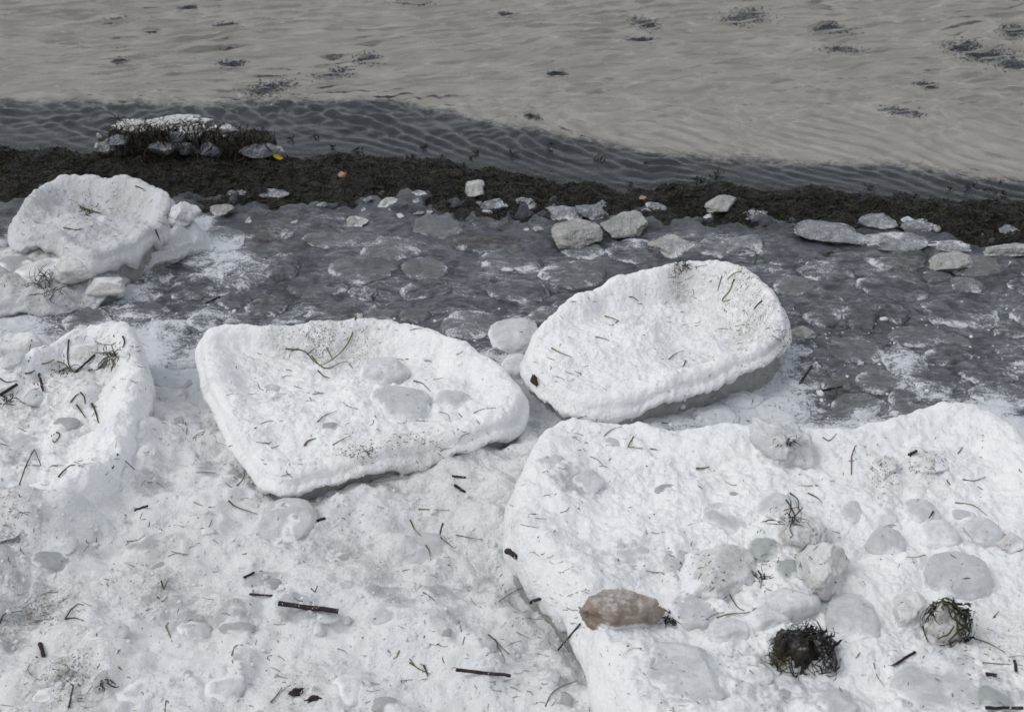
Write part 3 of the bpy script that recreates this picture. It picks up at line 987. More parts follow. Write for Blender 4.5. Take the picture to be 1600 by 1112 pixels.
L_SNOW = [
    (445, 808, 92, 70, 'ice_clear', 'large smooth frosted lump just below the near corner of the middle floe', dict(up=.10, sink=.7, rough=.05, facets=3, sub=5)),
    (72, 880, 68, 36, 'ice_grey', 'brownish grey oval ice lump on the snow at the left', dict(up=.24, sink=.45)),
    (315, 804, 30, 15, 'ice_dirty', 'small dirty ice lump below the left floe', dict(up=.2, sink=.5)),
    (322, 833, 30, 16, 'ice_dirty', 'second small dirty ice lump a little nearer than its twin', dict(up=.2, sink=.5)),
    (302, 985, 60, 32, 'ice_clear', 'left one of the two grey ice lumps side by side below the thick stick', dict(up=.16, sink=.6)),
    (368, 981, 62, 30, 'ice_grey', 'right one of the two grey ice lumps side by side below the thick stick', dict(up=.18, sink=.55)),
    (165, 992, 72, 30, 'ice_clear', 'low pale ice lump on the snow right of the upright brown stub', dict(up=.12, sink=.6)),
    (535, 870, 62, 38, 'ice_grey', 'flat grey ice lump in the middle of the slush', dict(up=.10, sink=.7)),
    (420, 911, 38, 18, 'ice_grey', 'small dark grey lump just above the short thin stick', dict(up=.12, sink=.65)),
    (612, 956, 66, 38, 'ice_clear', 'flat pale lump right of the thick stick', dict(up=.10, sink=.7)),
    (694, 988, 24, 22, 'ice_grey', 'little dark grey lump in the middle of the near slush', dict(up=.2, sink=.6)),
    (760, 1008, 32, 22, 'ice_clear', 'little pale lump left of the forked straw', dict(up=.15, sink=.6)),
    (830, 1030, 34, 20, 'ice_clear', 'little clear lump right of the forked straw', dict(up=.15, sink=.6)),
    (778, 1030, 24, 16, 'ice_grey', 'little grey lump under the forked straw', dict(up=.15, sink=.6)),
    (858, 1056, 36, 26, 'ice_clear', 'clear lump above the long thin stick on its right', dict(up=.15, sink=.6)),
    (876, 1094, 40, 30, 'ice_grey', 'grey lump right of the long thin stick near the bottom', dict(up=.15, sink=.6)),
    (600, 1103, 42, 26, 'ice_grey', 'grey lump at the bottom of the picture left of the long thin stick', dict(up=.18, sink=.6)),
    (662, 858, 70, 62, 'ice_clear', 'flat pale lump crossed by a long green blade', dict(up=.07, sink=.75)),
    (345, 1062, 82, 62, 'ice_snowy', 'rounded white lump at the bottom, left of the black bark scrap', dict(up=.15, sink=.6, sub=5)),
    (205, 1082, 84, 52, 'ice_snowy', 'rounded white lump at the bottom, near the tall dark stalk', dict(up=.16, sink=.6, sub=5)),
    (65, 1085, 50, 42, 'ice_snowy', 'rounded white lump in the bottom left corner', dict(up=.16, sink=.6)),
    (545, 1078, 64, 54, 'ice_snowy', 'rounded white lump at the bottom, right of the black bark scrap', dict(up=.22, sink=.5)),
    (14, 825, 52, 78, 'ice_dirty', 'dirty brown ice mound at the left side of the picture', dict(up=.45, sink=.3, rough=.2, sub=5)),
    (100, 850, 40, 30, 'ice_clear', 'clear lump above the brownish oval one', dict(up=.12, sink=.6)),
    (245, 880, 46, 26, 'ice_grey', 'grey lump in the slush below the small black twig', dict(up=.10, sink=.65)),
    (500, 960, 60, 26, 'ice_clear', 'clear low lump behind the right end of the thick stick', dict(up=.06, sink=.7)),
    (745, 880, 46, 40, 'ice_clear', 'clear lump by the curl of dark grass', dict(up=.10, sink=.65)),
    (805, 575, 46, 56, 'ice_snowy', 'frosted lump wedged between the middle and tilted floes', dict(up=.35, sink=.4)),
    (802, 532, 88, 62, 'ice_clear', 'rounded ice boulder behind the gap between the middle and tilted floes', dict(up=.24, sink=.5, facets=4, rough=.06, sub=5)),
]
L_MID = [
    (600, 583, 82, 46, 'ice_snowy', 'glazed ice lump with a stalk at its right end on the middle floe', dict(up=.26, sink=.45)),
    (622, 633, 112, 62, 'ice_clear', 'largest pale clear ice lump on the middle floe', dict(up=.16, sink=.6, facets=4, rough=.06, sub=5)),
    (708, 627, 62, 38, 'ice_clear', 'pale oval ice lump at the right on the middle floe', dict(up=.18, sink=.55)),
    (425, 607, 30, 14, 'ice_clear', 'small grey ice lump on the left half of the middle floe', dict(up=.14, sink=.65)),
    (516, 668, 32, 16, 'ice_grey', 'small grey ice lump near the front rim of the middle floe', dict(up=.22, sink=.5)),
    (668, 563, 20, 9, 'ice_grey', 'tiny grey ice lump toward the far rim of the middle floe', dict(up=.15, sink=.6)),
]
L_LEFT = [
    (20, 556, 34, 30, 'ice_clear', 'clear round ice lump at the far side of the left floe', dict(up=.2, sink=.6)),
    (60, 612, 46, 40, 'ice_clear', 'pale ice lump beside the dark stalks on the left floe', dict(up=.15, sink=.6)),
    (100, 663, 46, 22, 'ice_grey', 'grey ice lump in the middle of the left floe', dict(up=.14, sink=.6)),
    (40, 690, 60, 46, 'ice_clear', 'wide clear ice lump near the front of the left floe', dict(up=.10, sink=.65)),
    (140, 545, 84, 52, 'ice_dirty', 'dirty ice lump under the tuft of grass on the left floe', dict(up=.22, sink=.5, sub=5)),
    (272, 685, 20, 14, 'ice_clear', 'tiny clear lump in the channel right of the left floe', dict(up=.15, sink=.6)),
    (275, 660, 18, 24, 'ice_grey', 'tiny dirty lump in the channel right of the left floe', dict(up=.15, sink=.6)),
]
for a in LUMPS:
    ice_lump(*a[:6], group=L_BIG, **a[6])
for a in L_SNOW:
    ice_lump(*a[:6], group='ice lumps lying on the snow', **a[6])
for a in L_MID:
    ice_lump(*a[:6], group='ice lumps on the middle floe', **a[6])
for a in L_LEFT:
    ice_lump(*a[:6], group='ice lumps on and by the left floe', **a[6])

# blocks and slabs between the ice sheet and the wrack
BLOCKS = [
    (902, 374, 84, 52, 'ice_block', 'squared brownish ice block behind the tilted floe', dict(up=.42, sink=.2, facets=9, rough=.06, rz=0.1)),
    (975, 361, 82, 44, 'ice_block', 'white-topped ice block right next to the squared brownish one', dict(up=.36, sink=.25, facets=8, rough=.08)),
    (1052, 388, 78, 42, 'ice_block', 'smooth grey lens of ice just behind the far rim of the tilted floe', dict(up=.22, sink=.45, facets=4, rough=.05)),
    (1128, 322, 54, 30, 'ice_block', 'pointed ice chunk lying against the seaweed', dict(up=.40, sink=.25, facets=9)),
    (1176, 334, 52, 18, 'ice_slab', 'thin grey ice plate right of the pointed chunk', dict(up=.10, sink=.4, flat_top=.4)),
    (1302, 369, 120, 44, 'ice_slab', 'large frosted ice plate at the seaweed, tilted up', dict(up=.12, sink=.3, facets=8, rough=.04, flat_top=.5)),
    (1376, 352, 62, 28, 'ice_slab', 'left one of two ragged ice plates in the seaweed', dict(up=.16, sink=.3, facets=8, flat_top=.4)),
    (1440, 354, 66, 22, 'ice_slab', 'white-rimmed ragged ice plate in the seaweed, right of its neighbour', dict(up=.14, sink=.3, facets=8, flat_top=.4)),
    (1405, 379, 104, 34, 'ice_slab', 'broad grey ice plate below the two ragged ones', dict(up=.07, sink=.5, facets=7, flat_top=.4)),
    (1414, 400, 44, 12, 'ice_slab', 'narrow ice plate edge below the broad grey one', dict(up=.12, sink=.4, flat_top=.4)),
    (1488, 416, 70, 38, 'ice_block', 'pale rounded ice block with a dark twig behind it', dict(up=.36, sink=.25, facets=7, rough=.06)),
    (1575, 394, 84, 22, 'ice_block', 'long pale ice block at the right side of the picture', dict(up=.18, sink=.35, facets=7)),
    (1580, 362, 34, 16, 'ice_slab', 'small dark ice plate in the seaweed at the right', dict(up=.12, sink=.4, flat_top=.4)),
    (1480, 382, 76, 20, 'ice_slab', 'low grey plate between the broad one and the pale rounded block', dict(up=.06, sink=.5, flat_top=.4)),
    (1163, 384, 66, 42, 'ice_slab', 'clear low dome of ice behind the right rim of the tilted floe', dict(up=.16, sink=.5, facets=3, rough=.05)),
    (742, 302, 36, 34, 'ice_block', 'upright white-tipped ice chunk at the seaweed', dict(up=.55, sink=.2, facets=8)),
    (772, 321, 46, 22, 'ice_slab', 'grey ice chunk right of the upright white-tipped one', dict(up=.30, sink=.35)),
    (655, 302, 34, 12, 'ice_slab', 'thin wet plate lying in the seaweed left of the upright chunk', dict(up=.07, sink=.4, flat_top=.4)),
    (375, 300, 42, 12, 'ice_slab', 'left one of two wet plates in the seaweed right of the perched floe', dict(up=.07, sink=.4, flat_top=.4)),
    (421, 303, 62, 15, 'ice_slab', 'right one of two wet plates in the seaweed right of the perched floe', dict(up=.07, sink=.4, flat_top=.4)),
    (604, 318, 34, 18, 'ice_block', 'small glassy arch of ice at the seaweed', dict(up=.32, sink=.35)),
    (345, 331, 40, 22, 'ice_block', 'pale dome of ice right of the perched floe', dict(up=.28, sink=.4, facets=3)),
    (556, 348, 38, 22, 'ice_block', 'milky dome of ice in the dark ice behind the middle floe', dict(up=.20, sink=.5, facets=3)),
    (1026, 326, 34, 16, 'ice_slab', 'low grey chunk in the seaweed behind the grey lens', dict(up=.22, sink=.4)),
    (940, 318, 30, 16, 'ice_slab', 'low grey chunk in the seaweed behind the white-topped block', dict(up=.22, sink=.4)),
    (885, 334, 70, 26, 'ice_slab', 'flat grey plate behind the squared brownish block', dict(up=.10, sink=.5)),
    (925, 338, 56, 28, 'ice_slab', 'grey hollowed chunk touching the white-topped block', dict(up=.25, sink=.4)),
    (1255, 523, 46, 30, 'ice_block', 'frosty lump at the right end of the tilted floe', dict(up=.25, sink=.4, facets=4)),
    (820, 315, 44, 12, 'ice_slab', 'flat plate with white rim in the seaweed', dict(up=.12, sink=.4, flat_top=.4)),
]
for a in BLOCKS:
    ice_lump(*a[:6], name='ice_block', cat='ice block', group='ice blocks along the seaweed', bank=0, **dict(a[6], up=a[6]['up'] * .8, rough=max(.13, a[6].get('rough', 0)), facets=a[6].get('facets', 7) + 3, sub=5))

for k, (a, b) in enumerate([(595, 300), (635, 322), (650, 314), (705, 322), (731, 300), (735, 308), (746, 318), (800, 328), (822, 358), (865, 314), (830, 322), (885, 350), (842, 358),
                            (925, 345), (865, 323), (545, 305), (502, 322), (505, 318), (460, 345), (442, 338), (625, 337), (720, 342), (760, 332), (780, 329), (1010, 330), (1095, 345),
                            (1105, 338), (1240, 350), (1535, 366), (1022, 318), (575, 312), (480, 312), (610, 325), (725, 330), (1470, 362), (1425, 392), (1475, 398), (1445, 408), (1420, 345),
                            (690, 318), (672, 330), (852, 344), (905, 327), (700, 338), (655, 333), (530, 330), (570, 326), (475, 334), (388, 346), (1300, 345)]):
    if k % 2 == 1:
        continue
    ice_lump(a, b, random.uniform(9, 24), random.uniform(6, 12), random.choice(['ice_chip', 'ice_slab', 'ice_block']), 'small chip of ice scattered along the seaweed edge', name='ice_chip', cat='ice chip',
             group='white ice chips along the seaweed', up=random.uniform(.10, .28), sink=.5, facets=12, bank=0, sub=3, cut=(.35, .8))

# round plates frozen into the sheet
PL = 'pancake plates frozen into the ice sheet'
PLATES = [
    (383, 420, 84, 54, 1.0, 'pale pancake plate right of the snow drift'), (567, 420, 114, 42, .25, 'broad dark pancake plate behind the middle floe'), (497, 446, 96, 46, .4, 'grey pancake plate behind the left part of the middle floe'),
    (418, 361, 88, 24, .6, 'narrow pancake plate near the pale ice dome'), (520, 378, 96, 24, .35, 'dark narrow pancake plate left of the milky dome'), (614, 388, 92, 34, .5, 'grey pancake plate right of the milky dome'),
    (442, 416, 54, 40, .55, 'small pancake plate beside the pale one'), (664, 421, 74, 30, .3, 'dark pancake plate in the middle of the ice sheet'), (420, 480, 66, 34, .5, 'pancake plate behind the left corner of the middle floe'),
    (686, 354, 76, 40, .3, 'dark pancake plate near the seaweed, left of the pale one'), (774, 348, 86, 34, .95, 'pale pancake plate left of the squared brownish block'), (762, 383, 114, 24, .45, 'long narrow pancake plate'),
    (799, 411, 98, 30, .15, 'darkest pancake plate, left of the tilted floe'), (895, 428, 104, 36, .35, 'dark pancake plate touching the tilted floe'), (668, 452, 80, 28, .4, 'grey pancake plate behind the middle floe near its grass'),
    (1282, 478, 76, 50, .15, 'dark round pancake plate right of the tilted floe'), (1344, 490, 56, 40, .3, 'small pancake plate next to the dark round one'), (1412, 566, 70, 46, 1.1, 'palest pancake plate behind the big floe'),
    (1540, 583, 88, 36, .8, 'pale lens-shaped plate at the right'), (1565, 617, 104, 40, .35, 'dark-rimmed plate nearest the far right corner of the big floe'), (1480, 556, 76, 26, .4, 'grey plate between two pale ones'),
    (1338, 548, 88, 44, .5, 'grey plate below the dark round one'), (300, 450, 70, 40, .45, 'plate touching the foot of the snow drift'), (1395, 450, 110, 34, .3, 'broad dark plate below the ice plates at the seaweed'),
    (1500, 490, 120, 40, .3, 'broad dark plate in the right part of the ice sheet'), (1290, 425, 90, 28, .5, 'frost-streaked plate below the large frosted slab'),
]


def plate(px, py, w, h, pale, label, group=PL):
    _seed[0] += 1
    sd = _seed[0]
    g = hit(px, py)
    if g is None or g[2].name.split('.')[0] not in ('ice_sheet', 'beach'):
        return None
    p = g[0]; s = px_size(p); W = w * s / 2
    el = math.asin((H - p[2]) / np.linalg.norm(p - CAM))
    D = h * s / math.sin(el) / 2
    na, nr = 72, 16
    th = np.linspace(0, 2 * math.pi, na, endpoint=False)
    rr = 1 + 0.15 * noise2(np.cos(th) * 1.3 + sd * .37, np.sin(th) * 1.3, sd) + 0.09 * noise2(np.cos(th) * 5 + sd, np.sin(th) * 5, sd + 1)
    t = np.concatenate([np.linspace(0.02, 0.8, nr - 7), np.linspace(0.84, 1.0, 5), [1.03, 1.06]])
    prof = np.where(t < 0.86, 0.002 * (t / 0.86) ** 4 + (0.002 + 0.008 * pale) * (1 - t ** 2), 0.002 - 0.004 * ((t - 0.86) / 0.14))
    prof[-2] = -0.009; prof[-1] = -0.03
    x = t[:, None] * (W * rr * np.cos(th))[None]; y = t[:, None] * (D * rr * np.sin(th))[None]
    z = sheet_z(p[0] + x, p[1] + y)[0] * 0.75 + p[2] * 0.25 - p[2] + 0.0045 + prof[:, None] + 0.0016 * fbm2(x + sd, y, 45, 2, 0.6, sd)
    V = np.stack([x, y, z], -1).reshape(-1, 3)
    brk = np.clip(0.45 + 1.2 * noise2(np.cos(th) * 1.6 + sd, np.sin(th) * 1.6 + 3, sd + 7), -0.3, 1.0)
    fr = (0.08 + 0.05 * pale + (0.45 * pale - 0.22) * (1 - sstep(0.1, 0.95, t)))[:, None] + (0.30 * sstep(0.55, 1.0, t) + 0.16 * sstep(0.86, 0.99, t))[:, None] * brk[None] + 0.95 * sheet_frost(p[0] + x, p[1] + y, ice_line(p[0] + x) - p[1] - y)
    V = np.vstack([V, [[0, 0, z[0].mean()]]])
    i0 = np.arange(na)
    fan = np.stack([np.full(na, na * nr), i0, np.roll(i0, -1)], 1)
    fr = np.append(fr.ravel(), fr[0, 0])
    me = make_mesh('ice_plate', V, [wrap_faces(na, nr), fan], attrs={'frost': fr})
    o = link('ice_plate', me, M['plate'], None, p)
    o.rotation_euler = (0, 0, random.uniform(-.35, .35))
    return tag(o, label, 'ice plate', group)


DG = refresh()
taken = []
for a in PLATES:
    plate(*a); taken.append(a[:4])
tries = 0
made = 0
while tries < 1500 and made < 70:
    tries += 1
    a, b = random.uniform(-40, 1640), random.uniform(330, 650)
    w = random.uniform(45, 105); h = w * random.uniform(.34, .46)
    if any(((a - c) / (0.47 * (w + e))) ** 2 + ((b - d) / (0.47 * (h + f))) ** 2 < 1 for c, d, e, f in taken):
        continue
    if b < 350 + 0.03 * a:
        continue
    if plate(a, b, w, h, random.choice([.15, .25, .35, .5, .7]), 'ordinary grey pancake plate frozen level into the slush, with a frosted rim'):
        taken.append((a, b, w, h)); made += 1

# snow heap below the perched floe
for a in [(60, 425, 90, 40, 'ice_dirty', 'dirty lump in the snow drift below the perched floe', dict(up=.18, sink=.5, sub=5)), (120, 412, 70, 40, 'ice_dirty', 'dirt-stained lump right under the front of the perched floe', dict(up=.3, sink=.4, sub=5)),
          (20, 415, 60, 26, 'ice_grey', 'clear grey lump in the drift at the far left', dict(up=.2, sink=.5)), (165, 440, 66, 30, 'ice_dirty', 'dirty lump at the right end of the drift', dict(up=.16, sink=.55)),
          (282, 345, 50, 44, 'ice_snowy', 'crusty snow lump leaning on the right flank of the perched floe', dict(up=.42, sink=.35, rough=.16, sub=5))]:
    ice_lump(*a[:6], name='snow_lump', cat='snow lump', group='lumps of the snow drift', **a[6])


# ------------------------------------------------------------------ weed
def strands(name, P, D, L, Wd, bend, droop=0.0, seg=5, surf=None, lift=0.004, seed=1):
    """ribbons: start points P, unit directions D, lengths L, widths Wd -> one mesh"""
    r = np.random.default_rng(seed)
    n = len(P)
    pts = [P]; d = D.copy()
    for k in range(seg):
        d = d + r.normal(0, bend, (n, 3)); d[:, 2] -= droop
        d /= np.linalg.norm(d, axis=1)[:, None]
        q = pts[-1] + d * (L / seg)[:, None]
        if surf is not None:
            q[:, 2] = surf(q[:, 0], q[:, 1]) + np.abs(r.normal(0, lift, n)) + 0.001
        pts.append(q)
    pts = np.stack(pts, 1)
    tan = np.gradient(pts, axis=1)
    ref = np.tile(np.array([0, 0, 1.0]), (n, 1)) + r.normal(0, 0.6, (n, 3))
    sv = np.cross(tan, ref[:, None, :]); sv /= np.linalg.norm(sv, axis=2)[..., None] + 1e-9
    w = Wd[:, None, None] * np.concatenate([np.linspace(0.7, 1, seg // 2 + 1), np.linspace(1, 0.25, seg - seg // 2)])[None, :, None]
    A = pts - sv * w / 2; B = pts + sv * w / 2
    V = np.stack([A, B], 2).reshape(-1, 3)
    base = (np.arange(n) * (seg + 1) * 2)[:, None] + (np.arange(seg) * 2)[None]
    base = base.ravel()
    F = np.stack([base, base + 1, base + 3, base + 2], 1)
    return make_mesh(name, V, F)


N = 22000
x = RNG.uniform(-2.2, 2.2, N)
d = RNG.beta(1.4, 1.7, N) * 0.68 - 0.08
y = water_line(x) - d
keep = y > ice_line(x) - 0.13 * RNG.random(N)
x, y = x[keep], y[keep]
P = np.stack([x, y, beach_z(x, y) + 0.003], 1)
ang = RNG.normal(0, 0.9, len(x))
D = np.stack([np.cos(ang) * np.sign(RNG.random(len(x)) - .5), np.sin(ang), 0 * x], 1)
me = strands('seaweed_wrack', P, D, RNG.uniform(0.02, 0.085, len(x)), RNG.uniform(0.0012, 0.0042, len(x)), 0.35, seg=5, surf=beach_z, lift=0.0035, seed=4)
wrack = kind(link('seaweed_wrack', me, M['weed_strand']), 'stuff')
wrack['label'] = 'dark tangle of washed-up seaweed along the waterline'
N = 2600
x = RNG.uniform(-2.2, 2.2, N); y = water_line(x) - RNG.beta(1.3, 1.7, N) * 0.5
P = np.stack([x, y, beach_z(x, y) + 0.006], 1)
ang = RNG.normal(0, 0.8, N); D = np.stack([np.cos(ang), np.sin(ang), 0 * x], 1)
olive = kind(link('olive_wrack', strands('olive_wrack', P, D, RNG.uniform(0.015, 0.05, N), RNG.uniform(0.001, 0.003, N), 0.4, surf=beach_z, lift=0.005, seed=5), M['weed_green']), 'stuff')
olive['label'] = 'olive strands of eelgrass mixed into the seaweed bank'


def weed_ball(name, parent, c, rx, ry, rz, n, seed, mat='weed_strand', length=(0.6, 1.6), width=(0.0012, 0.003), bare=None, bare_cos=0.6, loose=0.16):
    """strands wound round an uneven lump; bare = direction left clear of weed"""
    r = np.random.default_rng(seed)
    v = r.normal(size=(n * 3, 3)); v[:, 2] = v[:, 2] * 0.9 + 0.25
    v /= np.linalg.norm(v, axis=1)[:, None]
    if bare is not None:
        b = np.array(bare) / np.linalg.norm(bare)
        v = v[(v @ b) < bare_cos + r.normal(0, .12, len(v))]
    v = v[:n]; n = len(v)
    S = np.array([rx, ry, rz])

    def shell(u):
        k = 1 + 0.20 * noise3(u[:, 0] * 1.7 + seed, u[:, 1] * 2, u[:, 2] * 2, seed)
        return k[:, None]
    off = np.abs(r.normal(0, loose, (n, 1)))
    P = v * S * shell(v) * (1 + 0.3 * off)
    t = np.cross(v, r.normal(size=(n, 3))); t /= np.linalg.norm(t, axis=1)[:, None]
    L = r.uniform(*length, n) * max(rx, rz)
    pts = [P]; d = t
    seg = 6
    for k in range(seg):
        q = pts[-1] + d * (L / seg)[:, None]
        u = q / S; ln = np.linalg.norm(u, axis=1)[:, None]
        un = u / ln; sh = shell(un)
        lim = sh * (1 + off * (0.3 + k / seg))
        q = un * S * np.clip(ln, 0.96 * sh, lim)
        d = q - pts[-1] + r.normal(0, 0.0022, (n, 3)); d /= np.linalg.norm(d, axis=1)[:, None] + 1e-9
        pts.append(q)
    pts = np.stack(pts, 1)
    tan = np.gradient(pts, axis=1); nor = pts / S ** 2 + r.normal(0, 8.0, (n, 1, 3))
    sv = np.cross(tan, nor); sv /= np.linalg.norm(sv, axis=2)[..., None] + 1e-9
    w = r.uniform(*width, n)[:, None, None] * np.array([.6, 1, 1, 1, .9, .7, .3])[None, :, None]
    V = np.stack([pts - sv * w / 2, pts + sv * w / 2], 2).reshape(-1, 3) + np.array(c)
    b = ((np.arange(n) * (seg + 1) * 2)[:, None] + (np.arange(seg) * 2)[None]).ravel()
    return kind(link(name, make_mesh(name, V, np.stack([b, b + 1, b + 3, b + 2], 1)), M[mat], parent), 'stuff')


DG = refresh()
# the black ball and the green ball on the big floe
for (a, b, w, h, core, lab, gm, n, fr) in [(1250, 1004, 92, 74, 'weed_core', 'round black ball of frozen weed dusted with snow on the big floe', 'weed_strand', 420, 1.0),
                                           (1474, 958, 66, 92, 'ice_dirty', 'ball of ice wrapped in green-brown weed on the big floe', 'weed_green', 190, 1.0)]:
    g = hit(a, b + 0.35 * h); p = g[0]; s = px_size(p)
    W, Hh = w * s / 2, h * s * 0.50
    p = p - np.array([0, 0, 0.25 * Hh])
    t = thing('weed_ball', lab, 'seaweed', p, 'weed balls on the big floe')
    link('ice_core', make_mesh('ice_core', *lump_mesh('ice_core', W * 0.92, W * 0.82, Hh * 0.88, 77 + a, 8, .34)), M[core], t, (0, 0, Hh * .55))
    z = Hh * .55
    if gm == 'weed_strand':
        link('ice_core', make_mesh('ice_core', *lump_mesh('ice_core', W * 0.55, W * 0.5, Hh * 0.5, 91, 6, .25)), M['ice_dirty'], t, (-W * .45, -W * .45, Hh * .35))
        weed_ball('weed_wrap', t, (0, 0, z), W, W * .95, Hh, 200, a, 'weed_strand', bare=(-.35, -.55, .75), bare_cos=.6, loose=.16)
        weed_ball('weed_wrap', t, (W * .2, 0, z), W * .9, W * .9, Hh * .98, 150, a + 1, 'weed', width=(.002, .005), bare=(-.5, -.6, .6), bare_cos=.4, loose=.30)
        weed_ball('weed_wrap', t, (-W * .7, -W * .3, Hh * .3), W * .4, W * .4, Hh * .5, 60, a + 2, 'weed_green', loose=.2)
    else:
        weed_ball('weed_wrap', t, (0, 0, z), W, W * .95, Hh, 60, a, 'weed_green', bare=(-.6, -.5, .3), bare_cos=.7, loose=.12, length=(.6, 1.4), width=(.002, .0045))
        weed_ball('weed_wrap', t, (W * .15, 0, z * 1.05), W * .92, W * .95, Hh * 1.0, 120, a + 3, 'weed_strand', bare=(-.6, -.6, .2), bare_cos=.2, loose=.22, length=(.4, 1.1), width=(.002, .0045))

# the dirty heap standing in the edge of the water
hb = on_z(300, 246, 0.01)
YH = float(hb[1]) + 0.04
heap = thing('ice_heap', 'heap of dirty snow, ice and hanging weed standing at the waterline', 'ice heap', (hb[0], YH, 0.0))


def heap_part(name, px, py, w, h, depth, mat, facets=6, rough=0.15, seed=1, dy=0.0, sub=4):
    c = at_y(px, py, YH + dy); s = px_size(c)
    me = make_mesh(name, *lump_mesh(name, w * s / 2, depth / 2, h * s / 2 / math.cos(PITCH), seed, facets, rough, sub))
    o = link(name, me, M[mat], heap, (c[0] - hb[0], dy, c[2]))
    o.rotation_euler = (0.15, random.uniform(-.05, .05), random.uniform(-.1, .1))
    return o


heap_part('weed_mass', 285, 226, 240, 40, .20, 'weed', 8, .30, 21, 0.03, 5)
heap_part('weed_mass', 200, 222, 90, 50, .20, 'weed', 8, .35, 22, 0.03, 5)
heap_part('weed_mass', 380, 226, 110, 34, .20, 'weed', 8, .35, 23, 0.02, 5)
heap_part('snow_slab', 225, 200, 110, 16, .11, 'heap_snow', 6, .34, 24, 0.03, 5)
heap_part('snow_slab', 275, 197, 120, 22, .12, 'heap_snow', 6, .34, 27, 0.02, 5)
heap_part('snow_crest', 285, 190, 60, 14, .08, 'heap_snow', 5, .30, 25, 0.03, 5)
heap_part('snow_slab', 335, 209, 52, 26, .09, 'heap_snow', 6, .30, 26, 0.0, 5)
heap_part('snow_slab', 300, 208, 44, 16, .08, 'heap_snow', 6, .30, 28, -0.03, 5)
for k, (a, b, w, h, m) in enumerate([(166, 229, 34, 18, 'ice_block'), (182, 219, 40, 12, 'ice_slab'), (252, 233, 44, 16, 'ice_slab'), (288, 230, 44, 20, 'ice_slab'), (328, 234, 38, 22, 'ice_slab'),
                                     (405, 235, 66, 13, 'ice_slab'), (432, 234, 24, 11, 'ice_chip'), (358, 203, 30, 12, 'heap_snow'), (155, 212, 9, 8, 'ice_chip'), (276, 214, 34, 18, 'ice_slab'), (152, 228, 10, 9, 'ice_chip')]):
    heap_part('ice_chunk', a, b, w, h, w * 0.0011, m, 10, .08, 60 + k, -0.08 - 0.015 * (k % 3))
r = np.random.default_rng(9)
n = 1300
pxs = r.uniform(168, 430, n); pys = r.uniform(192, 236, n) + np.where(pxs > 350, 14, 0) * r.random(n)
P = np.array([at_y(a, b, YH - 0.125 + 0.12 * r.random()) for a, b in zip(pxs, pys)]) - np.array([hb[0], YH, 0])
D = np.stack([r.normal(0, .4, n), r.normal(-.3, .3, n), -np.ones(n)], 1); D /= np.linalg.norm(D, axis=1)[:, None]
kind(link('hanging_weed', strands('hanging_weed', P, D, r.uniform(.015, .055, n), r.uniform(.002, .005, n), .35, .1, seed=3), M['weed'], heap), 'stuff')
n = 320
pxs = r.uniform(165, 430, n); pys = np.interp(pxs, [165, 180, 250, 300, 370, 430], [185, 182, 184, 186, 200, 226]) + r.uniform(0, 18, n)
P = np.array([at_y(a, b, YH - 0.09 + 0.14 * r.random()) for a, b in zip(pxs, pys)]) - np.array([hb[0], YH, 0])
D = np.stack([r.normal(0, 1, n), r.normal(0, .4, n), r.normal(0, .4, n)], 1); D /= np.linalg.norm(D, axis=1)[:, None]
kind(link('weed_fringe', strands('weed_fringe', P, D, r.uniform(.01, .04, n), r.uniform(.0015, .004, n), .4, .1, seed=6), M['weed_strand'], heap), 'stuff')

# weed patches on the sea bed, scraps afloat
PATCH = [(175, 34, 44, 12), (292, 14, 30, 10), (353, 41, 36, 10), (232, 48, 22, 8), (186, 96, 22, 8), (362, 100, 38, 13), (422, 138, 66, 28), (520, 117, 54, 18), (572, 95, 42, 22), (640, 4, 62, 12),
         (1006, 37, 46, 24), (1000, 63, 50, 10), (868, 116, 24, 8), (1165, 28, 74, 28), (1297, 47, 62, 20), (1318, 80, 64, 14), (1410, 175, 58, 17), (1445, 133, 28, 12), (1505, 75, 60, 26), (1545, 88, 90, 26),
         (1588, 52, 60, 24), (1590, 104, 60, 24), (830, 184, 22, 6), (790, 23, 24, 8)]
for k, (a, b, w, h) in enumerate(PATCH):
    g = hit(a, b)
    p = g[0]; s = px_size(p); W = w * s / 2
    el = math.asin((H - p[2]) / np.linalg.norm(p - CAM)); Dp = h * s / math.sin(el) / 2
    n = int(np.clip(W * Dp * 60000, 250, 2600)); r = np.random.default_rng(700 + k)
    P = r.normal(0, .52, (n, 2)) * np.array([W, Dp]); P[:, 1] += 0.3 * Dp * np.sin(P[:, 0] / W * 2 + k)
    z = beach_z(p[0] + P[:, 0], p[1] + P[:, 1]) - p[2] + r.uniform(.001, .005, n)
    an = r.normal(0, .7, n); D = np.stack([np.cos(an), np.sin(an), 0 * an], 1)
    o = link('seaweed_patch', strands('seaweed_patch', np.column_stack([P, z]), D, r.uniform(.004, .014, n), r.uniform(.003, .007, n), .3, seg=2, seed=k), M['weed_sunk'], None, p)
    tag(o, 'dark blurry patch of seaweed under the rippled water', 'seaweed', 'seaweed patches under the water')

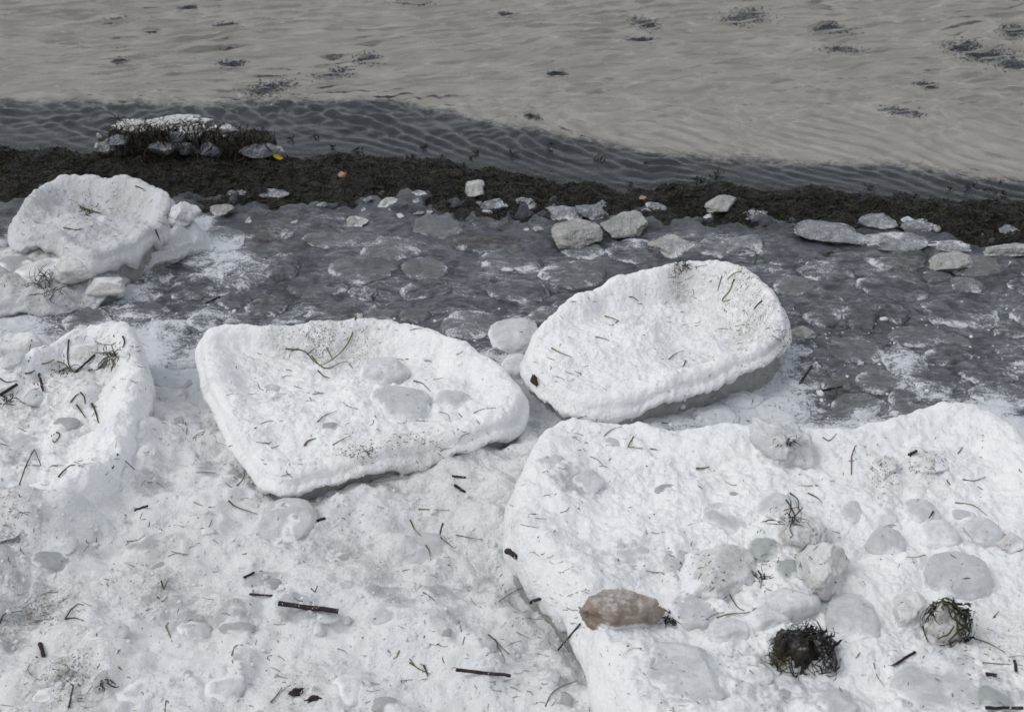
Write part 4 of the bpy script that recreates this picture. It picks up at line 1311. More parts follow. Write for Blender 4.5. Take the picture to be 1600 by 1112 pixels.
for k, (a, b, w) in enumerate([(663, 231, 10), (693, 245, 7), (745, 240, 8), (803, 242, 16), (862, 226, 6), (860, 237, 10), (937, 252, 14), (1007, 257, 9), (1120, 275, 20), (1095, 281, 14), (1360, 293, 12), (1512, 293, 16),
                               (1550, 298, 12), (1570, 304, 10), (1485, 296, 9), (1565, 284, 6), (735, 248, 8), (725, 258, 8), (640, 247, 12), (455, 217, 8), (490, 214, 10), (520, 230, 8), (1290, 297, 10), (985, 288, 8), (560, 235, 9)]):
    p = on_z(a, b, 0.002); s = px_size(p); n = 16
    r = np.random.default_rng(300 + k)
    P = r.normal(0, w * s * .28, (n, 3)) * np.array([1, 1, 0.25]); P[:, 2] = np.abs(P[:, 2])
    D = r.normal(size=(n, 3)) * np.array([1, 1, .6]); D[:, 2] = np.abs(D[:, 2]) * .6; D /= np.linalg.norm(D, axis=1)[:, None]
    o = link('floating_weed', strands('floating_weed', P, D, r.uniform(.4, 1.0, n) * w * s, np.full(n, .004), .4, seed=k), M['weed'], None, p)
    tag(o, 'small dark scrap of seaweed afloat just off the bank', 'seaweed', 'seaweed scraps afloat by the bank')


# ------------------------------------------------------------------ stalks, sticks, leaves
def tube(name, pts, r0, r1, sides=4, flat=1.0, seed=0):
    pts = np.asarray(pts, float); n = len(pts)
    tan = np.gradient(pts, axis=0); tan /= np.linalg.norm(tan, axis=1)[:, None] + 1e-9
    up = np.tile([0.05, 0.02, 1.0], (n, 1))
    a = np.cross(tan, up); a /= np.linalg.norm(a, axis=1)[:, None] + 1e-9
    b = np.cross(a, tan)
    th = np.linspace(0, 2 * math.pi, sides, endpoint=False)
    rad = np.linspace(r0, r1, n)
    rg = np.random.default_rng(seed); rad = rad * rg.uniform(.92, 1.08, n)
    R = pts[:, None] + rad[:, None, None] * (np.cos(th)[None, :, None] * a[:, None] + flat * np.sin(th)[None, :, None] * b[:, None])
    V = R.reshape(-1, 3)
    F = wrap_faces(sides, n)
    V = np.vstack([V, pts[:1] - tan[:1] * r0 * .15, pts[-1:] + tan[-1:] * r1 * .15])
    i = np.arange(sides)
    c0 = np.stack([np.full(sides, sides * n), np.roll(i, -1), i], 1); c1 = np.stack([np.full(sides, sides * n + 1), i + sides * (n - 1), np.roll(i, -1) + sides * (n - 1)], 1)
    return V, [F, np.vstack([c0, c1])]


def curve3(pts, n):
    pts = np.asarray(pts, float)
    if len(pts) == 2:
        t = np.linspace(0, 1, n)[:, None]
        return pts[0] * (1 - t) + pts[1] * t
    out = []
    P = np.vstack([2 * pts[0] - pts[1], pts, 2 * pts[-1] - pts[-2]])
    u = np.linspace(0, len(pts) - 1 - 1e-6, n)
    for v in u:
        i = int(v); t = v - i
        p0, p1, p2, p3 = P[i], P[i + 1], P[i + 2], P[i + 3]
        out.append(0.5 * (2 * p1 + (p2 - p0) * t + (2 * p0 - 5 * p1 + 4 * p2 - p3) * t * t + (3 * p1 - p0 - 3 * p2 + p3) * t ** 3))
    return np.array(out)


DG = refresh()
LITTER = []


def hit_z(q):
    g = drop(q[0], q[1], q[2] + 0.04)
    return g[0][2] if g is not None else q[2]



def stalk(px_pts, width_px, mat, label, name='grass_stalk', cat='grass', group='grass stalks lying on the ice and snow', lift=1.2, sides=5, taper=0.45, sharp=False, raise_px=0.0, straight=False):
    """a stalk drawn through photo points, each dropped on the surface seen there"""
    hs = [hit(a, b) for a, b in px_pts]
    hs = [h for h in hs if h is not None]
    if len(hs) < 2:
        return None
    # keep to one surface: if a point fell far away (over a rim), pull it to the depth of its neighbour
    ref = hs[len(hs) // 2][0]
    pts = []
    for (a, b), h in zip(px_pts, hs):
        q = h[0]
        if np.linalg.norm(q - ref) > 2.2 * px_size(ref) * (20 + np.hypot(px_pts[0][0] - px_pts[-1][0], px_pts[0][1] - px_pts[-1][1])):
            q = on_z(a, b, ref[2])
        pts.append(q)
    pts = np.array(pts); s = px_size(pts[0]); r = width_px * (1.0 if straight else 0.85) * s / 2
    n = max(6, 4 * len(pts))
    if sharp:
        C = np.concatenate([curve3(pts[i:i + 2], 5)[(1 if i else 0):] for i in range(len(pts) - 1)])
    else:
        C = curve3(pts, n)
    C[:, 2] += r * 0.7 * lift + 0.0008
    if straight:
        C = curve3([pts[0], pts[-1]], 9)
        up = max([hit_z(q) - q[2] for q in C])
        C[:, 2] += up + 0.35 * r
        C += (np.random.default_rng(len(LITTER)).normal(0, .12, (9, 3)) * r)
    if raise_px:
        C[:, 2] += np.linspace(0, 1, len(C)) ** 1.5 * raise_px * s
    base = C.mean(0)
    V, F = tube(name, C - base, r, r * taper, sides, 0.8, len(LITTER))
    o = link(name, make_mesh(name, V, F), M[mat], None, base)
    LITTER.append(o)
    return tag(o, label, cat, group)


STICKS = [
    ([(437, 957), (483, 962), (529, 969)], 9.5, 'thick dark reed stick lying across the near slush'),
    ([(713, 1064), (756, 1067), (799, 1073)], 6.5, 'long thin dark reed stick near the bottom of the picture'),
    ([(829, 969), (856, 958)], 7, 'short dark reed stick left of the brown ice block'),
    ([(390, 928), (425, 931)], 4.5, 'thin dark stick up and left of the thick one'),
    ([(707, 744), (727, 746)], 4, 'short dark twig on the snow below the middle floe'),
    ([(710, 758), (720, 763), (727, 769)], 5, 'bent black twig just under the short one'),
    ([(211, 802), (232, 795)], 4.5, 'short black twig on the snow below the left floe'),
    ([(63, 1006), (69, 1026)], 7, 'upright brown reed stub at the lower left'),
    ([(793, 870), (808, 881)], 11, 'stubby black bit of bark against the left flank of the big floe'),
    ([(496, 814), (508, 810)], 5, 'tiny dark twig right of the frosted lump'),
    ([(382, 905), (398, 897)], 4.5, 'short slanting dark twig above the thin stick'),
    ([(1419, 718), (1431, 712)], 6, 'short black stick beside the crumbly lumps on the big floe'),
    ([(0, 618), (14, 610), (27, 601)], 6, 'thick dark stalk at the left side on the left floe'),
    ([(118, 582), (134, 567), (148, 555)], 4, 'straight dark stalk slanting across the dirty lump on the left floe'),
    ([(62, 588), (66, 602), (68, 614)], 4, 'straight brown stalk standing on the left floe'),
    ([(1540, 1056), (1556, 1058)], 7, 'short black stick near the lower right corner'),
    ([(1540, 1106), (1570, 1107), (1598, 1106)], 6, 'dark stick cut off by the bottom right corner'),
    ([(1396, 1040), (1414, 1030), (1430, 1018)], 5, 'brown stick slanting on the large flat slab'),
    ([(872, 1022), (885, 1002), (906, 981)], 3.6, 'slender dark twig leaning on the brown block'),
    ([(1585, 1034), (1587, 1050)], 5, 'upright brown stub at the right side'),
    ([(320, 475), (330, 468), (344, 464)], 4, 'dark twig at the foot of the snow drift'),
    ([(1250, 600), (1260, 585), (1268, 574)], 4, 'olive twig on the frosty ice right of the tilted floe'),
    ([(1285, 612), (1300, 610), (1316, 606)], 3.5, 'reddish twig frozen in the ice behind the big floe'),
]
for pts, w, lab in STICKS:
    stalk(pts, w, 'stick', lab, 'reed_stick', 'stick', 'sticks on the snow', 1.0, 9, .92, straight=True)

G_, D_, B_ = 'grass_green', 'grass_dark', 'grass_brown'
STALKS = [
    ([(556, 497), (550, 525), (536, 550), (514, 570), (500, 578)], 3.2, G_, 'longest curved green stalk of the clump on the middle floe', 6),
    ([(446, 546), (475, 550), (490, 566), (506, 578)], 3.0, D_, 'bowed dark stalk on the left of the clump on the middle floe', 2),
    ([(487, 557), (500, 572), (514, 576), (540, 566), (551, 576)], 2.8, G_, 'crinkled green stalk low in the clump on the middle floe', 0),
    ([(510, 544), (518, 560), (520, 566)], 2.2, G_, 'short upright green blade in the clump on the middle floe', 4),
    ([(480, 555), (492, 545)], 2.4, G_, 'short green blade left in the clump on the middle floe', 0),
    ([(497, 580), (505, 588), (516, 592)], 3, D_, 'dark hooked stalk under the clump on the middle floe', 0),
    ([(646, 596), (660, 600), (672, 612)], 2.6, D_, 'bowed stalk at the end of the glazed lump on the middle floe', 0),
    ([(496, 660), (508, 650), (526, 643)], 2.4, D_, 'dark blade left of the small front lump on the middle floe', 0),
    ([(398, 670), (415, 660), (442, 658)], 2.2, D_, 'thin bowed blade in the left half of the middle floe', 0),
    ([(476, 697), (482, 690), (493, 686)], 4.2, B_, 'curled brown husk near the front rim of the middle floe', 0),
    ([(520, 696), (534, 688), (548, 681)], 2.4, B_, 'reddish straw near the front rim of the middle floe', 0),
    ([(370, 760), (380, 750), (384, 736)], 3, G_, 'green blade at the foot of the middle floe', 3),
    ([(740, 646), (755, 640), (775, 638)], 2, D_, 'thin straight blade on the right rim of the middle floe', 0),
    ([(945, 495), (956, 498), (966, 502)], 3, G_, 'left arm of the green V-shaped blade on the tilted floe', 0),
    ([(966, 502), (958, 508), (951, 509)], 2.4, D_, 'dark lower arm of the V-shaped blade on the tilted floe', 0),
    ([(1147, 437), (1140, 455), (1129, 468), (1130, 472), (1140, 470)], 3, G_, 'hooked green blade under the high rim of the tilted floe', 0),
    ([(1158, 425), (1146, 429), (1136, 438)], 2.6, G_, 'green blade lying at the high rim of the tilted floe', 0),
    ([(1128, 432), (1124, 445), (1121, 456)], 2.4, G_, 'short green blade left of the hooked one on the tilted floe', 0),
    ([(1190, 472), (1184, 477), (1178, 484)], 4.5, D_, 'thick black blade on the inner wall of the tilted floe', 0),
    ([(862, 545), (875, 552), (893, 559)], 3, G_, 'green blade near the left end of the tilted floe', 0),
    ([(1045, 562), (1055, 554), (1068, 549)], 2.4, G_, 'green blade in the front part of the tilted floe', 0),
    ([(1072, 564), (1068, 572), (1067, 574)], 2.4, D_, 'short dark blade near the front rim of the tilted floe', 0),
    ([(983, 465), (990, 466), (998, 472)], 2.4, D_, 'small bowed dark blade in the far part of the tilted floe', 0),
    ([(930, 527), (940, 529), (952, 533)], 2.4, G_, 'pair blade of olive green in the middle of the tilted floe', 0),
    ([(990, 683), (981, 699), (1005, 702)], 3, G_, 'sharply bent green stalk on the big floe', 0, True),
    ([(1016, 702), (1027, 704)], 3.2, G_, 'short thick green piece right of the bent stalk on the big floe', 0),
    ([(899, 657), (908, 653), (916, 651)], 3, B_, 'brown straw on the far left rim of the big floe', 0),
    ([(1034, 661), (1042, 662), (1050, 666)], 2.4, G_, 'short green blade on the far rim of the big floe', 0),
    ([(944, 682), (956, 672), (972, 667)], 1.8, D_, 'thin curved blade near the far left rim of the big floe', 0),
    ([(1088, 733), (1098, 733), (1108, 731)], 4, G_, 'stubby green piece in the middle of the far half of the big floe', 0),
    ([(1228, 782), (1236, 795), (1242, 812), (1234, 826), (1238, 840)], 3.6, D_, 'long wavy weed stalk hanging down the dirt-streaked mound', 2),
    ([(1234, 771), (1246, 782), (1248, 800)], 3.2, D_, 'second weed stalk on top of the dirt-streaked mound', 2),
    ([(1262, 771), (1276, 778), (1284, 786)], 2.8, D_, 'dark stalk just right of the dirt-streaked mound', 0),
    ([(1130, 906), (1140, 930), (1152, 950), (1162, 956)], 3.2, D_, 'crooked dark stalk on the faceted mound', 2),
    ([(1120, 966), (1140, 960), (1168, 958), (1182, 950)], 3.4, G_, 'long olive stalk lying left of the black weed ball', 0),
    ([(1184, 892), (1190, 905), (1188, 920)], 3, D_, 'dark stalk on the right face of the faceted mound', 0),
    ([(1458, 800), (1454, 808), (1450, 816)], 4, D_, 'dark stalk leaning on a clear lump of the big floe', 6),
    ([(1330, 742), (1330, 715), (1336, 697), (1354, 699)], 2.6, B_, 'tall bent straw on the right half of the big floe', 0, True),
    ([(1285, 684), (1296, 689), (1307, 678)], 2.4, D_, 'small hooked blade on the far rim of the big floe', 0),
    ([(1504, 750), (1522, 752), (1540, 746)], 2.6, D_, 'bowed dark blade near the far right of the big floe', 0),
    ([(1492, 786), (1520, 790), (1542, 806)], 2.4, B_, 'long thin brown blade near the right side of the big floe', 0),
    ([(1497, 709), (1500, 705), (1504, 699)], 2.8, G_, 'little green tick-shaped blade near the far right rim of the big floe', 0),
    ([(1365, 1036), (1370, 1056), (1382, 1073)], 2.4, B_, 'thin curved straw left of the largest flat slab', 0),
    ([(1522, 998), (1545, 1006), (1570, 1020)], 3, D_, 'dark stalk right of the green weed ball', 0),
    ([(1535, 1036), (1565, 1038), (1598, 1040)], 2.6, D_, 'long straight blade at the right side below the weed ball', 0),
    ([(905, 950), (912, 958), (918, 956), (914, 966)], 4, G_, 'tangle of green blade at the left end of the brown block', 0),
    ([(641, 813), (648, 828), (658, 838)], 3, G_, 'green blade lying in the slush below the middle floe', 0),
    ([(665, 852), (671, 862), (673, 876)], 2.8, G_, 'lower green blade in line with the slush one', 0),
    ([(654, 796), (678, 797), (702, 798)], 2.4, G_, 'straight green straw on the snow below the middle floe', 0),
    ([(692, 818), (688, 832), (690, 842), (708, 856)], 3.2, D_, 'curl of dark grass left of the big floe', 0),
    ([(712, 836), (730, 840), (755, 844)], 2, D_, 'thin dark straw right of the dark curl', 0),
    ([(661, 926), (672, 933), (683, 944)], 2.8, G_, 'green blade in the middle of the near slush', 0),
    ([(763, 992), (774, 1001), (785, 1013), (796, 1023)], 3, B_, 'long arm of the forked straw in the near slush', 0),
    ([(774, 1000), (778, 1010), (787, 1026)], 3, D_, 'short arm of the forked straw in the near slush', 0),
    ([(780, 940), (800, 926), (818, 919), (824, 928)], 2, B_, 'thin arched straw left of the brown block', 0),
    ([(852, 1104), (862, 1084), (880, 1072), (902, 1064)], 2.6, B_, 'long arched straw near the bottom beside the big floe', 0),
    ([(640, 1036), (655, 1046), (672, 1054)], 3.4, D_, 'dark crossed stalk above the long thin stick', 0),
    ([(640, 1030), (650, 1042), (664, 1050)], 2.4, G_, 'green stalk crossing the dark one above the long thin stick', 0),
    ([(662, 1040), (666, 1050), (668, 1058)], 4, D_, 'thick short stub at the crossed stalks', 0),
    ([(624, 1017), (620, 1026), (614, 1030)], 2.8, G_, 'short green blade left of the crossed stalks', 0),
    ([(423, 1098), (432, 1088), (441, 1074)], 3.4, G_, 'olive stalk near the black bark scrap', 0),
    ([(357, 783), (370, 793), (402, 804)], 3, D_, 'bent dark twig on the snow by the frosted lump', 0),
    ([(362, 1024), (368, 1010), (380, 1008)], 2.8, G_, 'hooked olive stalk at the bottom left of the middle', 0),
    ([(108, 1106), (112, 1085), (114, 1072), (104, 1064)], 4.2, D_, 'tall dark stalk standing at the bottom left', 0),
    ([(258, 1112), (260, 1095), (268, 1104)], 2.8, B_, 'bent straw at the bottom, left of the white lump', 0),
    ([(102, 968), (112, 952), (122, 944), (131, 946)], 3.2, D_, 'bent dark stalk on the slush at the left', 0, True),
    ([(102, 968), (116, 966), (131, 970)], 3, D_, 'low dark stalk joined to the bent one at the left', 0),
    ([(259, 978), (264, 990), (269, 1003)], 3, G_, 'green straw between the two side by side grey lumps and the pale one', 0),
    ([(252, 908), (256, 922), (262, 908)], 3, D_, 'dark V-shaped blade in the left slush', 0, True),
    ([(246, 933), (254, 940), (262, 932)], 2.6, D_, 'second dark V-shaped blade just below the first in the left slush', 0),
    ([(486, 920), (492, 926), (496, 916)], 2.8, D_, 'small crossed blades above the thick stick', 0, True),
    ([(0, 975), (8, 960), (36, 955)], 2.8, D_, 'dark blade at the left side in the near slush', 0),
    ([(30, 760), (40, 730), (54, 702), (64, 728)], 2.8, D_, 'tall thin stalk standing near the front of the left floe', 0, True),
    ([(40, 730), (54, 728), (64, 728)], 2.2, D_, 'cross blade of the tall thin stalk on the left floe', 0),
    ([(92, 746), (102, 735), (112, 728), (124, 730)], 4.2, D_, 'thick arched stalk at the front rim of the left floe', 0),
    ([(176, 733), (184, 710), (197, 722), (211, 735)], 3.4, D_, 'brown tent-shaped stalk on the front right corner of the left floe', 0, True),
    ([(110, 630), (118, 620), (124, 616)], 3, D_, 'left blade of the three standing on the left floe', 0),
    ([(126, 614), (132, 622), (133, 632)], 3.4, D_, 'middle blade of the three standing on the left floe', 0),
    ([(144, 632), (150, 646), (154, 662)], 4.4, D_, 'thick dark blade of the three standing on the left floe', 0),
    ([(120, 634), (128, 645), (134, 654)], 3.4, D_, 'lower dark blade among those standing on the left floe', 0),
    ([(108, 532), (106, 555), (108, 572), (116, 584)], 3.6, D_, 'long weed stalk curving down the dirty lump on the left floe', 0),
    ([(90, 566), (102, 570), (110, 582)], 3, G_, 'olive stalk at the foot of the dirty lump on the left floe', 0),
    ([(66, 570), (76, 568), (85, 563)], 3.4, G_, 'green bundle left of the dirty lump on the left floe', 0),
    ([(138, 580), (155, 575), (172, 570)], 2.8, D_, 'stalk trailing from the tuft on the left floe', 0),
    ([(192, 527), (195, 535), (192, 545)], 4, D_, 'dark scrap above the tuft on the left floe', 0),
    ([(50, 532), (48, 540), (46, 550)], 2.6, G_, 'olive blade on the far rim of the left floe', 0),
    ([(88, 676), (94, 680), (85, 692), (80, 680)], 2.8, D_, 'bent stalk by the grey lump on the left floe', 0),
    ([(40, 585), (48, 584), (55, 580)], 4, D_, 'dark bundle left of the straight brown stalk on the left floe', 0),
    ([(0, 592), (10, 598), (28, 596)], 3, D_, 'dark blade at the left side above the thick stalk', 0),
    ([(1178, 414), (1181, 400), (1177, 386)], 2.8, B_, 'yellow straw frozen upright behind the tilted floe', 0),
    ([(125, 326), (140, 330), (158, 335)], 5, G_, 'green tuft in the middle of the perched floe', 0),
    ([(100, 357), (118, 360), (130, 358)], 2.8, D_, 'dark blade on the front of the perched floe', 0),
    ([(212, 292), (222, 296), (228, 300)], 3, D_, 'dark blade on the far rim of the perched floe', 0),
    ([(243, 360), (248, 372), (251, 383)], 3, D_, 'dark blade on the right flank of the perched floe', 0),
]
for a in STALKS:
    stalk(a[0], a[1], a[2], a[3], sharp=len(a) > 5, raise_px=a[4])

# tuft on the left floe and dark scraps at the drift foot
def tuft(px, py, wpx, n, mat, label, seed, up=1.0):
    g = hit(px, py); p = g[0]; s = px_size(p); r = np.random.default_rng(seed)
    P = r.normal(0, wpx * s * .22, (n, 3)); P[:, 2] = np.abs(P[:, 2]) * .4
    D = r.normal(size=(n, 3)); D[:, 2] = np.abs(D[:, 2]) * up; D /= np.linalg.norm(D, axis=1)[:, None]
    o = link('weed_tuft', strands('weed_tuft', P, D, r.uniform(.5, 1.1, n) * wpx * s, r.uniform(.0012, .003, n), .45, .12, seed=seed), M[mat], None, p)
    return tag(o, label, 'seaweed', 'tufts of weed on the ice')


tuft(178, 558, 34, 60, 'weed_green', 'tangled green-brown weed tuft at the right end of the dirty lump', 1)
tuft(97, 580, 30, 34, 'weed_strand', 'dark weed tuft at the left foot of the dirty lump on the left floe', 2)
tuft(70, 443, 42, 50, 'weed', 'black weed tuft in the snow drift', 3, .5)
tuft(75, 462, 36, 26, 'weed_strand', 'loose weed tuft on the ice at the foot of the drift', 4, .6)
tuft(140, 332, 34, 40, 'weed_green', 'green weed tuft in the dish of the perched floe', 5, .3)
tuft(1230, 690, 20, 40, 'weed', 'black weed spot on the snowy boulder of the big floe', 6, .3)
tuft(1050, 967, 26, 30, 'weed', 'black weed scrap at the right end of the brown block', 7, .4)
ice_lump(462, 1083, 26, 16, 'stick', 'black scrap of bark lying near the bottom of the snow', name='bark_scrap', cat='bark', group='scraps of bark', up=.35, sink=.3, facets=12, rough=.3, bank=0, cut=(.35, .8))
ice_lump(489, 1092, 30, 9, 'stick', 'thin black scrap of bark right of the bigger one near the bottom', name='bark_scrap', cat='bark', group='scraps of bark', up=.2, sink=.3, facets=12, rough=.3, bank=0, cut=(.35, .8))
tuft(12, 628, 26, 26, 'weed', 'black weed scrap at the left side of the left floe', 9, .3)
tuft(165, 1065, 28, 16, 'weed_strand', 'dark weed tuft between white lumps at the bottom left', 10, .15)
tuft(1062, 415, 22, 24, 'weed_strand', 'brown weed scrap on the far rim of the tilted floe', 11, .3)
tuft(1215, 1030, 26, 36, 'weed_green', 'olive weed tuft at the left of the black weed ball', 12, .6)
tuft(1190, 905, 30, 24, 'weed_strand', 'dark weed tuft on the right face of the faceted mound', 13, .3)
tuft(1236, 815, 40, 30, 'weed_strand', 'weed tuft on the dirt-streaked mound', 14, .3)


def leaf(px, py, w, h, mat, label, rz, tiltx, seed):
    g = hit(px, py + h * .4); p = g[0]; s = px_size(p)
    nu, nv = 13, 9
    u = np.linspace(0, 1, nu); v = np.linspace(-1, 1, nv)
    U, Vv = np.meshgrid(u, v)
    half = 0.42 * np.sin(np.pi * np.clip(U, 0, 1) ** 0.8) * (1 + 0.12 * np.sin(U * 22 + Vv))
    x = (U - .5); y = Vv * half; z = 0.22 * Vv ** 2 * half + 0.10 * np.sin(U * 5 + 1) + 0.03 * noise2(U * 6, Vv * 3, seed)
    A = np.stack([x, y, z], -1).reshape(-1, 3) * w * s
    B = A + np.array([0, 0, -0.0006])
    F = grid_faces(nu, nv); n = len(A)
    i = np.arange(n).reshape(nv, nu)
    rim = np.concatenate([i[0, :], i[1:, -1], i[-1, :-1][::-1], i[1:-1, 0][::-1]])
    r2 = np.roll(rim, -1)
    W = np.stack([rim, rim + n, r2 + n, r2], 1)
    me = make_mesh('fallen_leaf', np.vstack([A, B]), [F, F[:, ::-1] + n, W])
    o = link('fallen_leaf', me, M[mat], None, p + np.array([0, 0, h * s * .45]))
    o.rotation_euler = (tiltx, 0.2, rz)
    return tag(o, label, 'leaf')


leaf(836, 594, 24, 22, 'leaf_brown', 'curled brown dead leaf at the left end of the tilted floe', 0.7, 0.9, 3)
leaf(435, 246, 17, 16, 'leaf_yellow', 'small yellow leaf at the right end of the waterline heap', 0.3, 0.3, 4)
for a, b, w in [(534, 274, 14), (1004, 306, 12)]:
    ice_lump(a, b, w, w * .6, 'pebble', 'pinkish pebble in the seaweed ' + ('right of the waterline heap' if a < 700 else 'behind the white-topped block'), name='pebble', cat='pebble', group='pebbles in the seaweed', up=.4,
             sink=.35, facets=3, bank=0, sub=3)

# unremarkable loose blades, one object each
ZONES = [('short dry blade of grass scattered on the slushy snow of the near shore', 0, 870, 770, 1105, 120, 'snow_cover'), ('short dry blade of grass scattered on the largest floe', 810, 1595, 665, 1100, 75, 'snow_cap'),
         ('short dry blade of grass scattered on the tilted oval floe', 840, 1225, 415, 620, 40, 'snow_cap'), ('short dry blade of grass scattered on the middle floe', 320, 810, 505, 730, 45, 'snow_cap'),
         ('short dry blade of grass scattered on the left floe', 0, 225, 505, 770, 26, 'snow_cap'), ('short dry blade of grass scattered in the channel beside the left floe', 220, 390, 570, 760, 16, 'snow_cover'),
         ('short dry blade of grass scattered on the perched floe', 30, 260, 285, 390, 18, 'snow_cap'), ('short dry blade of grass frozen onto the dark ice sheet', 0, 1590, 430, 650, 30, 'ice_sheet')]
ANCH = []
for o in list(COL.objects):
    if o.get('category') in ('ice lump', 'ice block', 'seaweed', 'stick') and o.get('group') not in ('seaweed patches under the water', 'seaweed scraps afloat by the bank'):
        ANCH.append((np.array(o.location), o['label']))
ANCH_P = np.array([a[0] for a in ANCH])


def beside(p, what, most=16):
    """'<what> in front of the <nearest labelled thing>', kept within the word limit"""
    for i in np.argsort(np.linalg.norm(ANCH_P[:, :2] - p[:2], axis=1))[:10]:
        v = p - ANCH_P[i]
        side = ('right of' if v[0] > 0 else 'left of') if abs(v[0]) > abs(v[1]) else ('behind' if v[1] > 0 else 'in front of')
        t = what + ' ' + side + ' the ' + ANCH[i][1]
        if len(t.split()) <= most and t not in USED:
            return t
    return None


USED = {}
ORD = 'first second third fourth fifth sixth seventh eighth ninth tenth eleventh twelfth thirteenth fourteenth fifteenth sixteenth seventeenth eighteenth nineteenth twentieth twenty-first twenty-second twenty-third twenty-fourth twenty-fifth'.split()


def bearing(o):
    return o.location.x / o.location.y


for stem, what in (('seaweed_patch', 'dark blurred seaweed patch under the rippled water, %s from the left'), ('floating_weed', 'dark scrap of seaweed afloat off the bank, %s from the left')):
    for k, o in enumerate(sorted([o for o in COL.objects if o.name.startswith(stem)], key=bearing)):
        o['label'] = what % ORD[k]
for o in list(COL.objects):
    what = None
    if o.name.startswith('ice_plate') and o['label'].startswith('ordinary'):
        w = o.dimensions.x
        what = ('small' if w < .10 else 'middling' if w < .15 else 'broad') + ' ice plate'
    elif o.name.startswith('ice_chip'):
        what = ('tiny' if o.dimensions.x < .026 else 'small') + ' ice chip'
    if what:
        t = beside(np.array(o.location), what)
        if t and t not in USED:
            USED[t] = 1; o['label'] = t
for lab, x0, x1, y0, y1, n, surf in ZONES:
    k = 0; tries = 0
    cen = [(random.uniform(x0, x1), random.uniform(y0, y1)) for _ in range(max(3, n // 9))]
    while k < n and tries < 12 * n:
        tries += 1
        a, b = random.uniform(x0, x1), random.uniform(y0, y1)
        if random.random() < .6:
            c = random.choice(cen); a, b = random.gauss(c[0], 34), random.gauss(c[1], 20)
        g = hit(a, b)
        if g is None or not g[2].name.startswith(surf):
            continue
        L = random.choice([6, 8, 10, 14, 20, 30]) * (0.7 if y1 < 660 else 1.0)
        an = random.uniform(-0.75, 0.75) + (math.pi if random.random() < .5 else 0) + (1.2 if random.random() < .2 else 0)
        c = random.uniform(-.5, .5)
        pts = [(a, b), (a + L * .5 * math.cos(an), b + L * .5 * math.sin(an) * .6), (a + L * math.cos(an + c), b + L * math.sin(an + c) * .6)]
        o = stalk(pts, random.uniform(0.9, 2.0), random.choice([G_, D_, D_, D_, B_, B_]), lab, 'dry_straw', 'straw', lab.replace('short dry blade of grass', 'loose blades') , random.uniform(-.6, 1.0), 4, .5)
        if o:
            k += 1
            word = {'green grass': 'green', 'dark grass': 'dark', 'brown straw': 'brown'}[o.data.materials[0].name]
            t = beside(np.array(o.location), ('tiny ' if L < 10 else 'short ' if L < 16 else 'long ') + word + ' straw')
            if t and t not in USED:
                USED[t] = 1; o['label'] = t

# crumbs: far too many and too small to count
cr_P, cr_D = [], []
r = np.random.default_rng(88)
tries = 0
CL = [(500, 520, 60, 20), (560, 522, 60, 22), (1180, 480, 45, 60), (1150, 430, 60, 20), (640, 690, 100, 20), (1270, 860, 50, 80), (1450, 725, 40, 25), (1380, 740, 25, 35), (1100, 900, 80, 60), (150, 300, 90, 20),
      (160, 550, 40, 30), (60, 600, 60, 40), (20, 820, 40, 50), (1500, 990, 90, 60), (1200, 600, 120, 40), (1290, 620, 100, 25), (100, 470, 90, 30), (1065, 415, 20, 8), (560, 705, 40, 14), (1225, 525, 20, 14)]
while len(cr_P) < 2300 and tries < 6000:
    tries += 1
    if r.random() < 0.55:
        c = CL[r.integers(len(CL))]; a, b = r.normal(c[0], c[2] * .5), r.normal(c[1], c[3] * .5)
    else:
        a, b = r.uniform(-20, 1620), r.uniform(400, 1130)
    g = hit(a, b)
    if g is None or not g[2].name.startswith(('snow', 'ice')):
        continue
    cr_P.append(g[0] + np.array([0, 0, .0008])); t = np.cross(g[1], r.normal(size=3)); cr_D.append(t / np.linalg.norm(t))
cr_P, cr_D = np.array(cr_P), np.array(cr_D)
h = len(cr_P) // 2
for nm, sl, m, sd in (('dark_plant_crumbs', slice(0, h), 'weed', 1), ('brown_plant_crumbs', slice(h, None), 'grass_brown', 2)):
    n = len(cr_P[sl])
    o = kind(link(nm, strands(nm, cr_P[sl], cr_D[sl], r.choice([.003, .004, .006, .009, .014], n), r.uniform(.0007, .0020, n), .25, .02, seg=3, seed=sd), M[m]), 'stuff')
    o['label'] = 'fine crumbs of plant litter strewn over snow and ice'

r = np.random.default_rng(123)
iv, jf = ICO[1]
gp = []
tries = 0
while len(gp) < 1800 and tries < 9000:
    tries += 1
    a, b = r.uniform(-30, 1630), r.uniform(480, 1140)
    g = hit(a, b)
    if g is None or not g[2].name.startswith(('snow', 'ice_sheet', 'ice_edge')) or g[1][2] < 0.25:
        continue
    gp.append(g[0] - np.array([0, 0, .0012]))
gp = np.array(gp); n = len(gp)
sz = r.gamma(1.6, 0.0010, n) + 0.0010
V = iv[None] * (1 + r.uniform(-.3, .3, (n, len(iv), 1))) * sz[:, None, None] * r.uniform(.7, 1.3, (n, 1, 3)) + gp[:, None]
F = jf[None] + (np.arange(n) * len(iv))[:, None, None]
o = kind(link('snow_grains', make_mesh('snow_grains', V.reshape(-1, 3), F.reshape(-1, 3), attrs={'grey': np.repeat(r.choice([0, 0, 0, .2], n), len(iv)), 'dirt': np.zeros(n * len(iv))}), M['snow_shore']), 'stuff')
o['label'] = 'loose grains of snow and crushed ice lying everywhere'

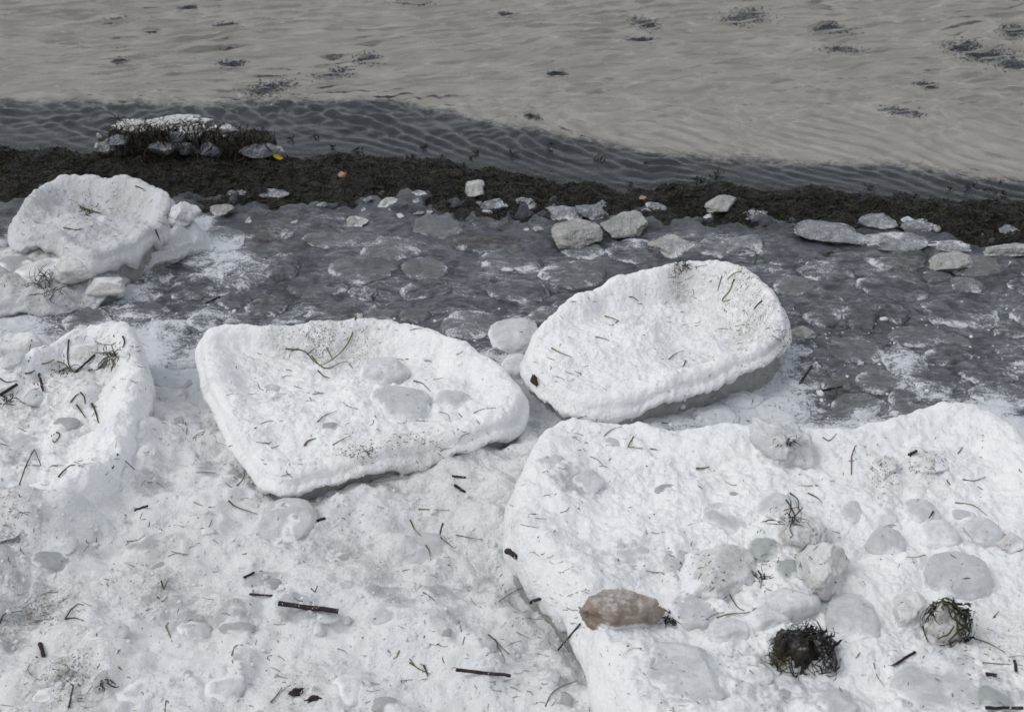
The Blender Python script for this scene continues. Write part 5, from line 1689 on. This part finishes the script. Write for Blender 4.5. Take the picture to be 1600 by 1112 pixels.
# ------------------------------------------------------------------ the sea, last so that nothing above is placed on it
ax_ = axis(-3.0, 3.0, 0.011, -60, 60); ay_ = axis(3.75, 7.4, 0.009, 3.4, 60)
X, Y = np.meshgrid(ax_, ay_)
dist = Y - water_line(X)
wx = X + 0.10 * fbm2(X, Y, 1.3, 2, 0.5, 301); wy = Y + 0.10 * fbm2(X, Y, 1.1, 2, 0.5, 303)
h = 0
for k, (lam, an, am) in enumerate([(.098, 1.80, 1.2), (.078, 2.02, 1.1), (.063, 1.62, .8), (.130, 1.88, .7), (.052, 1.95, .9), (.041, 1.70, .7)]):
    ph = 2 * math.pi / lam * (wx * math.cos(an) + wy * math.sin(an)) + 2.6 * fbm2(X, Y, 3.4, 2, 0.5, 310 + 3 * k)
    en = np.clip(0.55 + 0.9 * noise2(X * 6.5 + k * 7, Y * 6.5, 330 + k), 0, 1.4)
    s = np.sin(ph); h = h + am * lam * en * (s + 0.32 * np.cos(2 * ph))
far = sstep(0.15, 1.1, dist - 0.25 * sstep(-0.4, 1.4, X))
# close in, the crests swing round and run down to the shore
gpos = -0.72 * dist + 0.30 * np.exp(-np.maximum(dist, 0) / 0.16)
reach = np.exp(-((dist - 0.38) / (0.42 + 0.45 * sstep(-0.6, 1.6, X))) ** 2)
edge = 0
for k, (lam, am) in enumerate([(.118, 1.0), (.083, .8), (.055, .5)]):
    ph = 2 * math.pi / lam * (wx - gpos * (1 + 0.12 * k)) + 3.2 * fbm2(X, Y, 2.2, 3, .55, 350 + 5 * k)
    edge = edge + am * lam * (np.sin(ph) + 0.3 * np.cos(2 * ph)) * np.clip(0.5 + 1.0 * noise2(X * 3.2 + k, Y * 2.4, 357 + k), 0.05, 1.4)
edge = edge * reach
fade = sstep(0.0, 0.25, dist)
damp = np.clip(1.2 - 0.05 * np.maximum(np.hypot(X, Y - 4) - 3.5, 0), 0, 1)
Z = (0.078 * h * (0.18 + 0.82 * far) + 0.062 * edge) * (0.15 + 0.85 * fade) * damp
water = kind(link('water', make_mesh('water', np.stack([X, Y, Z], -1).reshape(-1, 3), grid_faces(len(ax_), len(ay_))), M['water']), 'structure')
